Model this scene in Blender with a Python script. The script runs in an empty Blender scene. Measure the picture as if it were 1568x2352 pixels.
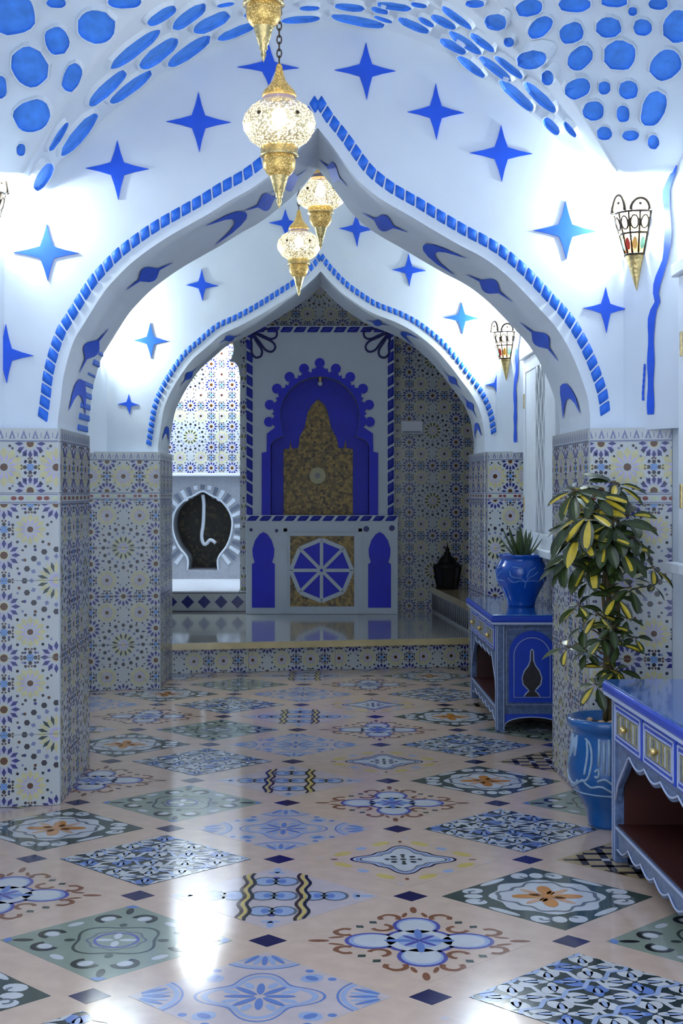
import bpy, bmesh, math, random
from mathutils import Vector, Matrix
random.seed(7)
PI = math.pi
# ------------------------------------------------------------------ camera, world, lights, exposure
sc = bpy.context.scene
COL = sc.collection
F, VX, HY, CH = 3140.0, 735.0, 1130.0, 1.25          # focal length in px, vanishing point, horizon, eye height
cam = bpy.data.cameras.new('camera'); camo = bpy.data.objects.new('camera', cam); COL.objects.link(camo)
cam.sensor_fit = 'HORIZONTAL'; cam.sensor_width = 36.0; cam.lens = F / 1568 * 36
cam.shift_x = (784 - VX) / 1568; cam.shift_y = -(1176 - HY) / 1568
camo.location = (0, 0, CH); camo.rotation_euler = (PI / 2, 0, 0); cam.clip_start = 0.05
sc.camera = camo
w = bpy.data.worlds.new('world'); sc.world = w; w.use_nodes = True
bgn = w.node_tree.nodes['Background']; bgn.inputs[0].default_value = (0.72, 0.84, 1.0, 1); bgn.inputs[1].default_value = 1.0
vs = sc.view_settings; vs.view_transform = 'Standard'; vs.look = 'None'; vs.gamma = 1.0; vs.use_curve_mapping = False
vs.exposure = 1.2
sc.cycles.max_bounces = 6; sc.cycles.diffuse_bounces = 3; sc.cycles.glossy_bounces = 3; sc.cycles.transparent_max_bounces = 6
SCONCE_W, GLOBE_E = 16.0, 0.5

def lin(c):
    return tuple((v / 255 / 12.92 if v / 255 <= 0.04045 else ((v / 255 + 0.055) / 1.055) ** 2.4) for v in c)

# ------------------------------------------------------------------ materials
M = {}
def mat(name, rgb, rough=0.5, metal=0.0, var=0.06, scale=12.0, bump=0.0, coat=0.0, emit=None, spec=0.5):
    m = bpy.data.materials.new(name); m.use_nodes = True; nt = m.node_tree; b = nt.nodes['Principled BSDF']
    b.inputs['Roughness'].default_value = rough; b.inputs['Metallic'].default_value = metal
    b.inputs['Specular IOR Level'].default_value = spec
    b.inputs['Coat Weight'].default_value = coat; b.inputs['Coat Roughness'].default_value = 0.06
    c = lin(rgb)
    tc = nt.nodes.new('ShaderNodeTexCoord'); nz = nt.nodes.new('ShaderNodeTexNoise'); nz.inputs['Scale'].default_value = scale
    nz.inputs['Detail'].default_value = 4; nt.links.new(tc.outputs['Object'], nz.inputs['Vector'])
    r = nt.nodes.new('ShaderNodeValToRGB'); r.color_ramp.elements[0].position = 0.3; r.color_ramp.elements[1].position = 0.7
    r.color_ramp.elements[0].color = tuple(max(0, v * (1 - var)) for v in c) + (1,)
    r.color_ramp.elements[1].color = tuple(min(1, v * (1 + var)) for v in c) + (1,)
    nt.links.new(nz.outputs['Fac'], r.inputs['Fac']); nt.links.new(r.outputs['Color'], b.inputs['Base Color'])
    if bump:
        bn = nt.nodes.new('ShaderNodeBump'); bn.inputs['Strength'].default_value = bump; bn.inputs['Distance'].default_value = 0.01
        nt.links.new(nz.outputs['Fac'], bn.inputs['Height']); nt.links.new(bn.outputs['Normal'], b.inputs['Normal'])
    if emit:
        b.inputs['Emission Color'].default_value = lin(emit[0]) + (1,); b.inputs['Emission Strength'].default_value = emit[1]
    M[name] = m
    return m

mat('plaster', (217, 226, 237), 0.75, var=0.03, scale=5, bump=0.12)
mat('paint_blue', (20, 86, 218), 0.55, var=0.10, scale=9, bump=0.1)
mat('cell_blue', (72, 142, 238), 0.6, var=0.16, scale=22, bump=0.35)
mat('deep_blue', (2, 22, 214), 0.45, var=0.10, scale=6)
mat('tube_blue', (20, 24, 110), 0.4)
mat('rope_blue', (28, 104, 214), 0.5, var=0.12, scale=20)
mat('niche_rope', (22, 40, 165), 0.45, var=0.15, scale=20)
mat('grey_plaster', (170, 175, 185), 0.8, var=0.08, scale=30, bump=0.3)
mat('grey_strip', (112, 120, 138), 0.8, var=0.08, scale=30)
mat('white_tile', (184, 188, 190), 0.22, var=0.03, scale=8)
mat('grout', (196, 194, 192), 0.8)
for n, c in dict(t_navy=(34, 40, 112), t_brown=(84, 44, 22), t_yellow=(192, 186, 142), t_sky=(104, 142, 196), t_green=(40, 58, 52),
                 t_lav=(176, 170, 206), t_red=(120, 36, 30), t_dark=(36, 34, 48), t_slate=(112, 118, 158), t_pale=(188, 198, 168)).items():
    mat(n, c, 0.22, var=0.10, scale=30)
for n, c in dict(f_cream=(222, 194, 176), f_white=(214, 216, 222), f_navy=(30, 24, 84), f_green=(66, 80, 74), f_orange=(214, 138, 52),
                 f_pink=(222, 168, 130), f_grey=(112, 118, 126), f_blue=(112, 140, 206), f_lblue=(168, 186, 224), f_brown=(142, 92, 66),
                 f_yellow=(222, 196, 112), f_black=(34, 40, 44), f_violet=(92, 92, 172), f_sage=(150, 162, 148), f_tan=(196, 172, 128), f_dbrown=(70, 50, 30),
                 f_rose=(212, 196, 198), f_petal=(52, 64, 66)).items():
    c = tuple(v * .89 for v in c); mat(n, c, 0.10, var=0.06, scale=14, coat=0.0)
mat('cream_marble', (206, 186, 140), 0.15, var=0.12, scale=9, coat=0.3)
mat('grey_marble', (176, 180, 176), 0.10, var=0.10, scale=4, coat=0.5)
mat('white_marble', (226, 230, 238), 0.3, var=0.05)
mat('gold', (214, 188, 128), 0.32, 0.9, var=0.25, scale=60, bump=0.5)
mat('dark_metal', (70, 60, 50), 0.4, 0.8)
mat('black_iron', (22, 18, 20), 0.45, 0.6)
mat('glass_red', (190, 60, 50), 0.2); mat('glass_amber', (210, 150, 60), 0.2); mat('glass_green', (120, 170, 140), 0.2); mat('glass_dark', (26, 26, 34), 0.1)
mat('mauve_glass', (150, 140, 160), 0.2)
mat('bulb', (255, 250, 235), 0.4, emit=((255, 250, 240), 14.0))
mat('lamp_disc', (255, 255, 255), 0.4, emit=((235, 242, 255), 5.0))
mat('bulb_off', (225, 225, 235), 0.25)
mat('table_frame', (84, 104, 142), 0.35, var=0.35, scale=45)
mat('table_blue', (18, 62, 182), 0.35, var=0.1)
mat('table_top', (38, 96, 176), 0.1, var=0.22, scale=18, coat=0.6)
mat('table_line', (176, 186, 216), 0.4)
mat('table_decor', (150, 142, 96), 0.4, var=0.4, scale=80)
mat('table_red', (58, 14, 10), 0.5, var=0.15)
mat('table_dark', (40, 34, 40), 0.5, var=0.4, scale=60)
mat('pot_blue', (16, 82, 184), 0.14, var=0.10, scale=8, coat=0.5)
mat('pot_teal', (14, 84, 150), 0.22, var=0.12, scale=8, coat=0.3)
mat('pot_line', (142, 166, 190), 0.4, var=0.15, scale=40)
mat('pot_line_blue', (96, 140, 214), 0.35)
mat('soil', (52, 40, 32), 0.95, var=0.4, scale=70, bump=0.6)
mat('pebble', (190, 158, 128), 0.6, var=0.25, scale=20)
mat('leaf_green', (50, 64, 24), 0.32, var=0.3, scale=25)
mat('leaf_yellow', (190, 166, 48), 0.35, var=0.22, scale=30)
mat('leaf_dark', (32, 44, 18), 0.32, var=0.3, scale=25)
mat('aloe', (66, 84, 44), 0.4, var=0.3, scale=18)
mat('bark', (84, 72, 40), 0.7, var=0.35, scale=30, bump=0.5)
mat('white_frame', (226, 232, 240), 0.45, var=0.03)
mat('hose', (196, 204, 214), 0.35)
mat('cream_ring', (196, 190, 150), 0.5)
mat('stone_dark', (150, 150, 140), 0.5)

def speckled(name, base, emit, strength, scale, fac=(0.35, 0.65), hot=None):
    m = mat(name, base, 0.35, 0.6, var=0.2, scale=50); nt = m.node_tree; b = nt.nodes['Principled BSDF']
    tc = nt.nodes.new('ShaderNodeTexCoord'); v = nt.nodes.new('ShaderNodeTexVoronoi'); v.inputs['Scale'].default_value = scale
    nt.links.new(tc.outputs['Object'], v.inputs['Vector'])
    r = nt.nodes.new('ShaderNodeValToRGB'); r.color_ramp.elements[0].position = fac[0]; r.color_ramp.elements[1].position = fac[1]
    r.color_ramp.elements[0].color = (1, 1, 1, 1); r.color_ramp.elements[1].color = (0.10, 0.085, 0.05, 1)
    nt.links.new(v.outputs['Distance'], r.inputs['Fac'])
    mx = nt.nodes.new('ShaderNodeMix'); mx.data_type = 'RGBA'; mx.blend_type = 'MULTIPLY'; mx.inputs[0].default_value = 1.0
    mx.inputs[6].default_value = lin(emit) + (1,); nt.links.new(r.outputs['Color'], mx.inputs[7])
    nt.links.new(mx.outputs[2], b.inputs['Emission Color']); b.inputs['Emission Strength'].default_value = strength
    return m
speckled('lantern_globe', (206, 196, 160), (255, 246, 222), GLOBE_E * 0.62, 150, (0.25, 0.62))
def pierce(m, scale, lo, hi):
    nt = m.node_tree; b = nt.nodes['Principled BSDF']; out = nt.nodes['Material Output']
    tc = nt.nodes.new('ShaderNodeTexCoord'); v = nt.nodes.new('ShaderNodeTexVoronoi'); v.inputs['Scale'].default_value = scale
    nt.links.new(tc.outputs['Object'], v.inputs['Vector']); r = nt.nodes.new('ShaderNodeValToRGB')
    r.color_ramp.elements[0].position = lo; r.color_ramp.elements[1].position = hi
    r.color_ramp.elements[0].color = (.55, .55, .55, 1); r.color_ramp.elements[1].color = (0.02, 0.02, 0.02, 1)
    nt.links.new(v.outputs['Distance'], r.inputs['Fac']); tr = nt.nodes.new('ShaderNodeBsdfTransparent'); mx = nt.nodes.new('ShaderNodeMixShader')
    nt.links.new(r.outputs['Color'], mx.inputs[0]); nt.links.new(b.outputs[0], mx.inputs[1]); nt.links.new(tr.outputs[0], mx.inputs[2]); nt.links.new(mx.outputs[0], out.inputs['Surface'])
pierce(M['lantern_globe'], 150, 0.25, 0.55)
speckled('lantern_cap', (200, 164, 90), (255, 226, 160), 0.32, 170, (0.15, 0.5))

def mosaic(name, cols, scale, rough=0.35):
    m = mat(name, cols[0], rough, 0.3); nt = m.node_tree; b = nt.nodes['Principled BSDF']
    tc = nt.nodes.new('ShaderNodeTexCoord'); v = nt.nodes.new('ShaderNodeTexVoronoi'); v.inputs['Scale'].default_value = scale
    nt.links.new(tc.outputs['Object'], v.inputs['Vector'])
    r = nt.nodes.new('ShaderNodeValToRGB'); r.color_ramp.interpolation = 'CONSTANT'
    while len(r.color_ramp.elements) < len(cols): r.color_ramp.elements.new(0.5)
    for i, c in enumerate(cols):
        r.color_ramp.elements[i].position = 0.2 + 0.6 * i / len(cols); r.color_ramp.elements[i].color = lin(c) + (1,)
    sx = nt.nodes.new('ShaderNodeSeparateColor'); nt.links.new(v.outputs['Color'], sx.inputs[0])
    nt.links.new(sx.outputs[0], r.inputs['Fac']); nt.links.new(r.outputs['Color'], b.inputs['Base Color'])
mosaic('gold_mosaic', [(84, 66, 26), (106, 84, 32), (56, 40, 18), (90, 78, 40), (124, 100, 44)], 46)

mosaic('shade_mosaic', [(54, 52, 44), (70, 66, 52), (44, 40, 36), (84, 78, 60), (50, 46, 40)], 34)  # shade of the keyhole recess is put into these tile colours
# ------------------------------------------------------------------ mesh builder
class MB:
    def __init__(s): s.v = []; s.f = []; s.m = []; s.sm = []; s.ml = []
    def mi(s, m):
        if m not in s.ml: s.ml.append(m)
        return s.ml.index(m)
    def face(s, pts, m, smooth=False):
        n = len(s.v); s.v += [tuple(p) for p in pts]; s.f.append(list(range(n, n + len(pts)))); s.m.append(s.mi(m)); s.sm.append(smooth)
    def mesh(s, vs_, fs, m, smooth=False):
        n = len(s.v); s.v += [tuple(p) for p in vs_]; k = s.mi(m)
        for f in fs: s.f.append([n + i for i in f]); s.m.append(k); s.sm.append(smooth)
    def box(s, a, b, m, bev=0.0):
        x0, y0, z0 = a; x1, y1, z1 = b
        if bev <= 0:
            vs_ = [(x, y, z) for z in (z0, z1) for y in (y0, y1) for x in (x0, x1)]
            s.mesh(vs_, [(0, 2, 3, 1), (4, 5, 7, 6), (0, 1, 5, 4), (2, 6, 7, 3), (0, 4, 6, 2), (1, 3, 7, 5)], m)
        else:
            bm = bmesh.new(); bmesh.ops.create_cube(bm, size=1)
            for v in bm.verts: v.co = Vector(((x0 + x1) / 2 + v.co.x * (x1 - x0), (y0 + y1) / 2 + v.co.y * (y1 - y0), (z0 + z1) / 2 + v.co.z * (z1 - z0)))
            bmesh.ops.bevel(bm, geom=bm.edges[:], offset=bev, segments=2, affect='EDGES', profile=0.5)
            bm.verts.index_update()
            s.mesh([v.co[:] for v in bm.verts], [[v.index for v in f.verts] for f in bm.faces], m); bm.free()
    def plate(s, pts, d, m, ms=None):            # polygon extruded by vector d (from back to front: pts are the front)
        d = Vector(d); n = len(pts); fr = [Vector(p) for p in pts]; bk = [p - d for p in fr]
        s.face(fr, m); s.face(list(reversed(bk)), ms or m)
        for i in range(n):
            j = (i + 1) % n; s.face([fr[i], bk[i], bk[j], fr[j]], ms or m)
    def tube(s, pts, r, m, n=6, closed=False):
        P = [Vector(p) for p in pts]; k = len(P); vs_ = []; fs = []
        rr = r if isinstance(r, (list, tuple)) else [r] * k
        up = Vector((0.123, 0.37, 0.92))
        for i in range(k):
            a = P[(i - 1) % k] if (closed or i > 0) else P[i]; b = P[(i + 1) % k] if (closed or i < k - 1) else P[i]
            t = (b - a).normalized() if (b - a).length > 1e-9 else Vector((0, 0, 1))
            x = t.cross(up)
            if x.length < 1e-4: x = t.cross(Vector((1, 0, 0)))
            x.normalize(); y = t.cross(x)
            for q in range(n):
                A = 2 * PI * q / n; vs_.append(P[i] + (x * math.cos(A) + y * math.sin(A)) * rr[i])
        for i in range(k if closed else k - 1):
            for q in range(n):
                fs.append((i * n + q, i * n + (q + 1) % n, ((i + 1) % k) * n + (q + 1) % n, ((i + 1) % k) * n + q))
        if not closed: fs += [list(range(n))[::-1], list(range((k - 1) * n, k * n))]
        s.mesh(vs_, fs, m, True)
    def lathe(s, prof, m, n=32, a0=0.0, a1=2 * PI, c=(0, 0, 0), smooth=True):
        full = abs(a1 - a0 - 2 * PI) < 1e-6; k = n if full else n + 1; vs_ = []; fs = []
        for r, z in prof:
            for q in range(k):
                A = a0 + (a1 - a0) * q / n; vs_.append((c[0] + r * math.cos(A), c[1] + r * math.sin(A), c[2] + z))
        for i in range(len(prof) - 1):
            for q in range(n):
                fs.append((i * k + q, i * k + (q + 1) % k, (i + 1) * k + (q + 1) % k, (i + 1) * k + q))
        s.mesh(vs_, fs, m, smooth)
    def ball(s, c, r, m, n=12, sz=1.0):
        s.lathe([(max(1e-5, r * math.sin(PI * i / 8)), -r * sz * math.cos(PI * i / 8)) for i in range(9)], m, n, c=c)
    def data(s, name):
        me = bpy.data.meshes.new(name); me.from_pydata(s.v, [], s.f)
        for k in s.ml: me.materials.append(M[k])
        for i, p in enumerate(me.polygons): p.material_index = s.m[i]; p.use_smooth = s.sm[i]
        me.update(); return me

def mk(name, mb, parent=None, label=None, cat=None, group=None, kind=None, loc=None, mtx=None):
    me = mb.data(name) if isinstance(mb, MB) else mb
    o = bpy.data.objects.new(name, me); COL.objects.link(o)
    if parent: o.parent = parent
    if loc: o.location = loc
    if mtx is not None: o.matrix_basis = mtx
    if label: o['label'] = label
    if cat: o['category'] = cat
    if group: o['group'] = group
    if kind: o['kind'] = kind
    return o
def thing(name, label, cat, loc=(0, 0, 0), rotz=0.0, group=None):
    o = bpy.data.objects.new(name, None); COL.objects.link(o); o.location = loc; o.rotation_euler = (0, 0, rotz)
    o.empty_display_size = 0.05; o['label'] = label; o['category'] = cat
    if group: o['group'] = group
    return o
def struct(name, mb, label=None):
    return mk(name, mb, label=label, kind='structure')

def P3(px, py, Y): return Vector(((px - VX) / F * Y, Y, CH + (HY - py) / F * Y))
def PV(px, py, a, b):                      # pixel ray met with the vertical plane through plan points a, b
    k = (px - VX) / F; dx, dy = b[0] - a[0], b[1] - a[1]
    t = (k * a[1] - a[0]) / (dx - k * dy); Y = a[1] + t * dy
    return Vector((k * Y, Y, CH + (HY - py) / F * Y))
def spline(pts, n):                        # Catmull-Rom resampled evenly
    P = [Vector(p) for p in pts]; P = [P[0] * 2 - P[1]] + P + [P[-1] * 2 - P[-2]]; out = []
    for i in range(1, len(P) - 2):
        for q in range(12):
            t = q / 12; a, b, c, d = P[i - 1:i + 3]
            out.append(0.5 * ((2 * b) + (c - a) * t + (2 * a - 5 * b + 4 * c - d) * t * t + (3 * b - a - 3 * c + d) * t ** 3))
    out.append(P[-2]); L = [0]
    for i in range(1, len(out)): L.append(L[-1] + (out[i] - out[i - 1]).length)
    res = []; j = 0
    for q in range(n):
        s = L[-1] * q / (n - 1)
        while j < len(L) - 2 and L[j + 1] < s: j += 1
        f = (s - L[j]) / max(1e-9, L[j + 1] - L[j]); res.append(out[j].lerp(out[j + 1], min(1, f)))
    return res

# ------------------------------------------------------------------ arch walls
Y1, Y1B, Y2, Y2B = 5.50, 6.20, 8.72, 9.35
XL1, XR1, XL2, XR2 = -1.40, 1.38, -1.55, 1.30
A1L = [(97, 965), (104, 915), (110, 864), (123, 810), (140, 762), (163, 724), (207, 654), (236, 619), (274, 581), (319, 546), (367, 514), (414, 487), (462, 460), (510, 430), (560, 402), (598, 374), (640, 338), (680, 296), (708, 262), (730, 228)]
A1R = [(1390, 952), (1384, 907), (1368, 856), (1349, 808), (1326, 763), (1298, 722), (1266, 687), (1231, 649), (1196, 614), (1154, 579), (1113, 553), (1074, 533), (1020, 502), (960, 466), (896, 429), (848, 390), (818, 351), (786, 307), (756, 270), (730, 228)]
A2L = [(341, 1024), (348, 976), (357, 928), (376, 884), (402, 842), (427, 810), (459, 782), (497, 750), (541, 729), (580, 708), (610, 690), (643, 669), (672, 650), (700, 628), (722, 606), (736, 586)]
A2R = [(1134, 997), (1126, 949), (1107, 904), (1078, 863), (1046, 821), (1011, 783), (963, 745), (919, 721), (868, 701), (836, 682), (798, 655), (768, 626), (750, 605), (736, 586)]
def prof(px, Y, n=70): return spline([(P3(x, y, Y).x, P3(x, y, Y).z, 0) for x, y in px], n)
def offset(pts, o, sgn):
    out = []
    for i, p in enumerate(pts):
        t = (pts[min(i + 1, len(pts) - 1)] - pts[max(i - 1, 0)]).normalized()
        out.append(Vector((p.x + sgn * t.y * o, p.y - sgn * t.x * o, 0)))
    return out
def inner_profile(L, R, o):
    a, b = offset(L, o, 1), offset(R, o, -1); xa = L[-1].x
    a = [p for p in a if p.x < xa - 0.004]; b = [p for p in b if p.x > xa + 0.004]
    za = a[-1].y + (a[-1].y - a[-3].y) / max(1e-4, a[-1].x - a[-3].x) * (xa - a[-1].x)
    zb = b[-1].y + (b[-1].y - b[-3].y) / min(-1e-4, b[-1].x - b[-3].x) * (xa - b[-1].x)
    return a + [Vector((xa, (za + zb) / 2, 0))] + b[::-1]
def arch_wall(mb, inner, x0, x1, z1, ya, yb, m='plaster'):
    poly = [(x0, 0), (x0, z1), (x1, z1), (x1, 0), (inner[-1].x, 0)] + [(p.x, p.y) for p in inner[::-1]] + [(inner[0].x, 0)]
    mb.face([(x, ya, z) for x, z in poly], m); mb.face([(x, yb, z) for x, z in poly[::-1]], m)
    n = len(poly)
    for i in range(n):
        a, b = poly[i], poly[(i + 1) % n]; mb.face([(a[0], ya, a[1]), (a[0], yb, a[1]), (b[0], yb, b[1]), (b[0], ya, b[1])], m)
def vprism(mb, plan, z0, z1, m):
    n = len(plan); mb.face([(x, y, z1) for x, y in plan], m); mb.face([(x, y, z0) for x, y in plan[::-1]], m)
    for i in range(n):
        a, b = plan[i], plan[(i + 1) % n]; mb.face([(a[0], a[1], z0), (b[0], b[1], z0), (b[0], b[1], z1), (a[0], a[1], z1)], m)

R1L, R1R, R2L, R2R = prof(A1L, Y1), prof(A1R, Y1), prof(A2L, Y2), prof(A2R, Y2)
IN1 = inner_profile(R1L, R1R, 0.062); IN2 = inner_profile(R2L, R2R, 0.060)
DZ = 1.505
CH1L, CH1R = ((-1.27, Y1), (XL1, 5.22)), ((1.22, Y1), (XR1, 5.18))
CH2L, CH2R = ((-1.36, Y2), (XL2, 8.35)), ((1.12, Y2), (XR2, 8.35))
D1L, D1R = ((XL1, 5.40), (-1.045, 5.465)), ((1.075, 5.445), (XR1, 5.36))
D2L, D2R = ((XL2, 8.58), (-1.02, 8.68)), ((1.062, 8.64), (XR2, 8.50))
mb = MB(); arch_wall(mb, IN1, XL2 - 0.1, 1.6, 3.35, Y1, Y1B)
vprism(mb, [D1L[0], D1L[1], (-1.052, Y1B), (XL1, Y1B)], 0, DZ - 0.004, 'plaster')
vprism(mb, [D1R[0], D1R[1], (XR1, Y1B), (1.06, Y1B)], 0, DZ - 0.004, 'plaster')
vprism(mb, [CH1L[0], CH1L[1], (XL1, Y1)][::-1], DZ - 0.01, 3.2, 'plaster'); vprism(mb, [CH1R[0], CH1R[1], (XR1, Y1)], DZ - 0.01, 3.2, 'plaster')
W1 = struct('wall_near_arch', mb, 'white wall pierced by the larger pointed arch with big blue stars')
mb = MB(); arch_wall(mb, IN2, XL2 - 0.1, 1.6, 3.4, Y2, Y2B)
vprism(mb, [D2L[0], D2L[1], (-1.018, Y2B), (XL2, Y2B)], 0, DZ - 0.004, 'plaster')
vprism(mb, [D2R[0], D2R[1], (XR2, Y2B), (1.02, Y2B)], 0, DZ - 0.004, 'plaster')
vprism(mb, [CH2L[0], CH2L[1], (XL2, Y2)][::-1], DZ - 0.01, 3.2, 'plaster'); vprism(mb, [CH2R[0], CH2R[1], (XR2, Y2)], DZ - 0.01, 3.2, 'plaster')
W2 = struct('wall_far_arch', mb, 'white wall pierced by the smaller pointed arch with small blue stars')
# side walls
mb = MB(); mb.box((XL1 - 0.15, 2.2, 0), (XL1, Y1 + 0.02, 3.35), 'plaster'); WL = struct('wall_left', mb)
mb = MB(); mb.box((XR1, 2.2, 0), (XR1 + 0.15, Y1 + 0.02, 3.35), 'plaster'); WR = struct('wall_right', mb)
mb = MB(); mb.box((XL2 - 0.15, Y1B - 0.02, 0), (XL2, 12.0, 3.45), 'plaster'); struct('wall_far_left', mb)
mb = MB(); mb.box((XR2, Y1B - 0.02, 0), (XR2 + 0.35, Y2 + 0.02, 3.45), 'plaster'); WR2 = struct('wall_far_right', mb)
mb = MB(); mb.box((1.56, Y2, 0), (1.7, 12.0, 3.45), 'plaster'); struct('wall_end_right', mb)

# ------------------------------------------------------------------ vaulted ceilings
VA, VYC, VB, VTOP = 1.42, 4.17, 1.33, 3.145
VD = 0.52 * VA ** 2
VLOW = 2.47                                           # flat corbelled corners below this height
def vault_z(x, y): return max(VLOW, VTOP - VD * min((x / VA) ** 2, ((y - VYC) / VB) ** 2))
def vault_n(x, y):
    if abs(x) / VA <= abs(y - VYC) / VB: v = Vector((-2 * VD * x / VA ** 2, 0, -1))
    else: v = Vector((0, -2 * VD * (y - VYC) / VB ** 2, -1))
    return v.normalized()
def vault_mesh(cx, yc, a, b, top, dr, n=120):
    mb = MB(); vs_ = []; fs = []
    for j in range(n + 1):
        for i in range(n + 1):
            t, u = -1 + 2 * i / n, -1 + 2 * j / n
            vs_.append((cx + a * t, yc + b * u, max(VLOW, top - dr * min(t * t, u * u))))
    for j in range(n):
        for i in range(n):
            q = j * (n + 1) + i
            if (i < n / 2) == (j < n / 2): fs += [(q, q + n + 1, q + n + 2), (q, q + n + 2, q + 1)]
            else: fs += [(q, q + n + 1, q + 1), (q + 1, q + n + 1, q + n + 2)]
    mb.mesh(vs_, fs, 'plaster', True); return mb
CE = struct('ceiling', vault_mesh(0, VYC, VA, VB, VTOP, VD), 'white groin vault covered with rimmed blue pebble-shaped cells')
struct('ceiling_far', vault_mesh(-0.125, 7.46, 1.45, 1.28, 3.22, 1.0, 60))
mb = MB(); mb.box((-1.7, Y2B - 0.02, 3.4), (1.7, 13.6, 3.5), 'plaster'); struct('ceiling_end', mb)
def on_vault(px, py):
    kx, kz = (px - VX) / F, (HY - py) / F; d = 3.0; last = d
    while d < Y1:
        if abs(kx * d) >= VA * 0.999: return None
        if CH + kz * d >= vault_z(kx * d, d):
            lo, hi = last, d
            for _ in range(18):
                m_ = (lo + hi) / 2
                if CH + kz * m_ >= vault_z(kx * m_, m_): hi = m_
                else: lo = m_
            return Vector((kx * hi, hi, CH + kz * hi))
        last = d; d += 0.01
    return None
CELLS = [(30, 28, 52, 46, 0), (222, 56, 43, 38, 20), (132, 88, 27, 32, -20), (70, 148, 40, 46, -30), (166, 173, 20, 34, 20), (75, 262, 42, 36, -20), (50, 340, 10, 14, 0), (3, 195, 14, 27, 0),
 (130, 0, 22, 12, 0), (288, -2, 38, 15, 0), (367, 28, 38, 13, -33), (430, 30, 46, 15, -36), (482, 44, 46, 16, -27), (305, 105, 70, 15, -38), (360, 115, 54, 18, -38), (430, 110, 58, 15, -35),
 (240, 196, 56, 15, -43), (295, 194, 60, 13, -37), (175, 303, 62, 15, -50), (128, 308, 38, 8, -58), (89, 396, 36, 15, -58), (542, 64, 48, 11, -22), (690, 36, 44, 9, -4), (710, 10, 23, 6, 0),
 (515, 2, 20, 5, -10), (586, 22, 28, 8, -12), (824, 40, 62, 11, 11), (804, 8, 34, 9, 6), (874, 15, 20, 7, 15), (908, 6, 40, 9, 8), (882, 36, 22, 5, 18), (969, 90, 60, 13, 27), (952, 50, 38, 10, 24),
 (982, 42, 20, 7, 30), (1022, 42, 32, 10, 27), (1052, 32, 42, 9, 36), (965, 3, 18, 6, 10), (1044, 98, 33, 11, 27), (1072, 90, 44, 11, 35), (1112, 90, 34, 9, 37), (1086, 145, 38, 10, 38), (1142, 150, 45, 11, 38),
 (1174, 147, 40, 9, 38), (1192, 212, 50, 13, 42), (1246, 217, 48, 13, 43), (1272, 283, 25, 11, 45), (1314, 290, 22, 7, 50), (1144, 42, 25, 19, 0), (1174, 89, 12, 11, 0), (1239, 57, 32, 20, -40),
 (1214, 12, 31, 19, -10), (1311, 70, 29, 23, -25), (1236, 118, 34, 21, -10), (1269, 165, 14, 17, 0), (1331, 128, 32, 24, -45), (1396, 57, 29, 23, 0), (1421, 122, 36, 34, 0), (1474, 57, 21, 19, 0), (1451, 20, 10, 10, 0),
 (1324, 195, 30, 23, -25), (1386, 197, 14, 15, 0), (1441, 202, 22, 21, 0), (1361, 250, 24, 22, 0), (1429, 257, 15, 19, 0), (1386, 302, 17, 15, 0), (1446, 307, 19, 12, 0), (1499, 245, 26, 42, 20),
 (1526, 145, 38, 32, -40), (1556, 55, 34, 38, 30), (1318, 4, 36, 18, 0), (1409, -2, 30, 12, 0), (1510, 2, 22, 14, 0), (1498, 322, 13, 16, 0), (1095, 0, 22, 9, 0)]
def cell_object(ring, c, nrm):
    # ring: outline on the vault; blue recessed bed and a raised white rim
    mb = MB(); n = len(ring); k = len(ring)
    def R(f, h): return [c + (p - c) * f + nrm * h for p in ring]
    lift = 0.0
    for p in ring:
        for f in (0.0, 0.35, 0.7, 1.0):
            q = c + (p - c) * f; lift = max(lift, (q.z - vault_z(q.x, q.y)) * abs(nrm.z))
    lift += 0.003 if lift > 0.002 else 0.0
    c = c + nrm * lift; ring = [p + nrm * lift for p in ring]
    mid = c + nrm * 0.003
    a, b_, d, e = R(0.97, 0.004), R(1.0, 0.016), R(1.07, 0.017), R(1.17, -0.003 - lift)
    for i in range(k):
        j = (i + 1) % k
        mb.face([mid, a[i], a[j]], 'cell_blue'); mb.face([a[i], b_[i], b_[j], a[j]], 'cell_blue')
        mb.face([b_[i], d[i], d[j], b_[j]], 'plaster', True); mb.face([d[i], e[i], e[j], d[j]], 'plaster', True)
    mk('blue_cell', mb, CE)
spots = []
for cx, cy, rx, ry, an in CELLS:
    c = on_vault(cx, cy); ring = []
    if c is None: continue
    wob = [1 + random.uniform(-0.05, 0.05) for _ in range(18)]; A = math.radians(an)
    for q in range(18):
        t = -2 * PI * q / 18; ct, st = math.cos(t), math.sin(t); e = 0.86
        u, v = rx * wob[q] * math.copysign(abs(ct) ** e, ct), ry * wob[q] * math.copysign(abs(st) ** e, st)
        p = on_vault(cx + u * math.cos(A) - v * math.sin(A), cy + u * math.sin(A) + v * math.cos(A))
        if p is not None: ring.append(p)
    if len(ring) < 14: continue
    cc = sum(ring, Vector()) / len(ring); spots.append((cc, max((p - cc).length for p in ring)))
    cell_object(ring, cc, vault_n(cc.x, cc.y))
tries = 0; extra = 0
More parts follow.
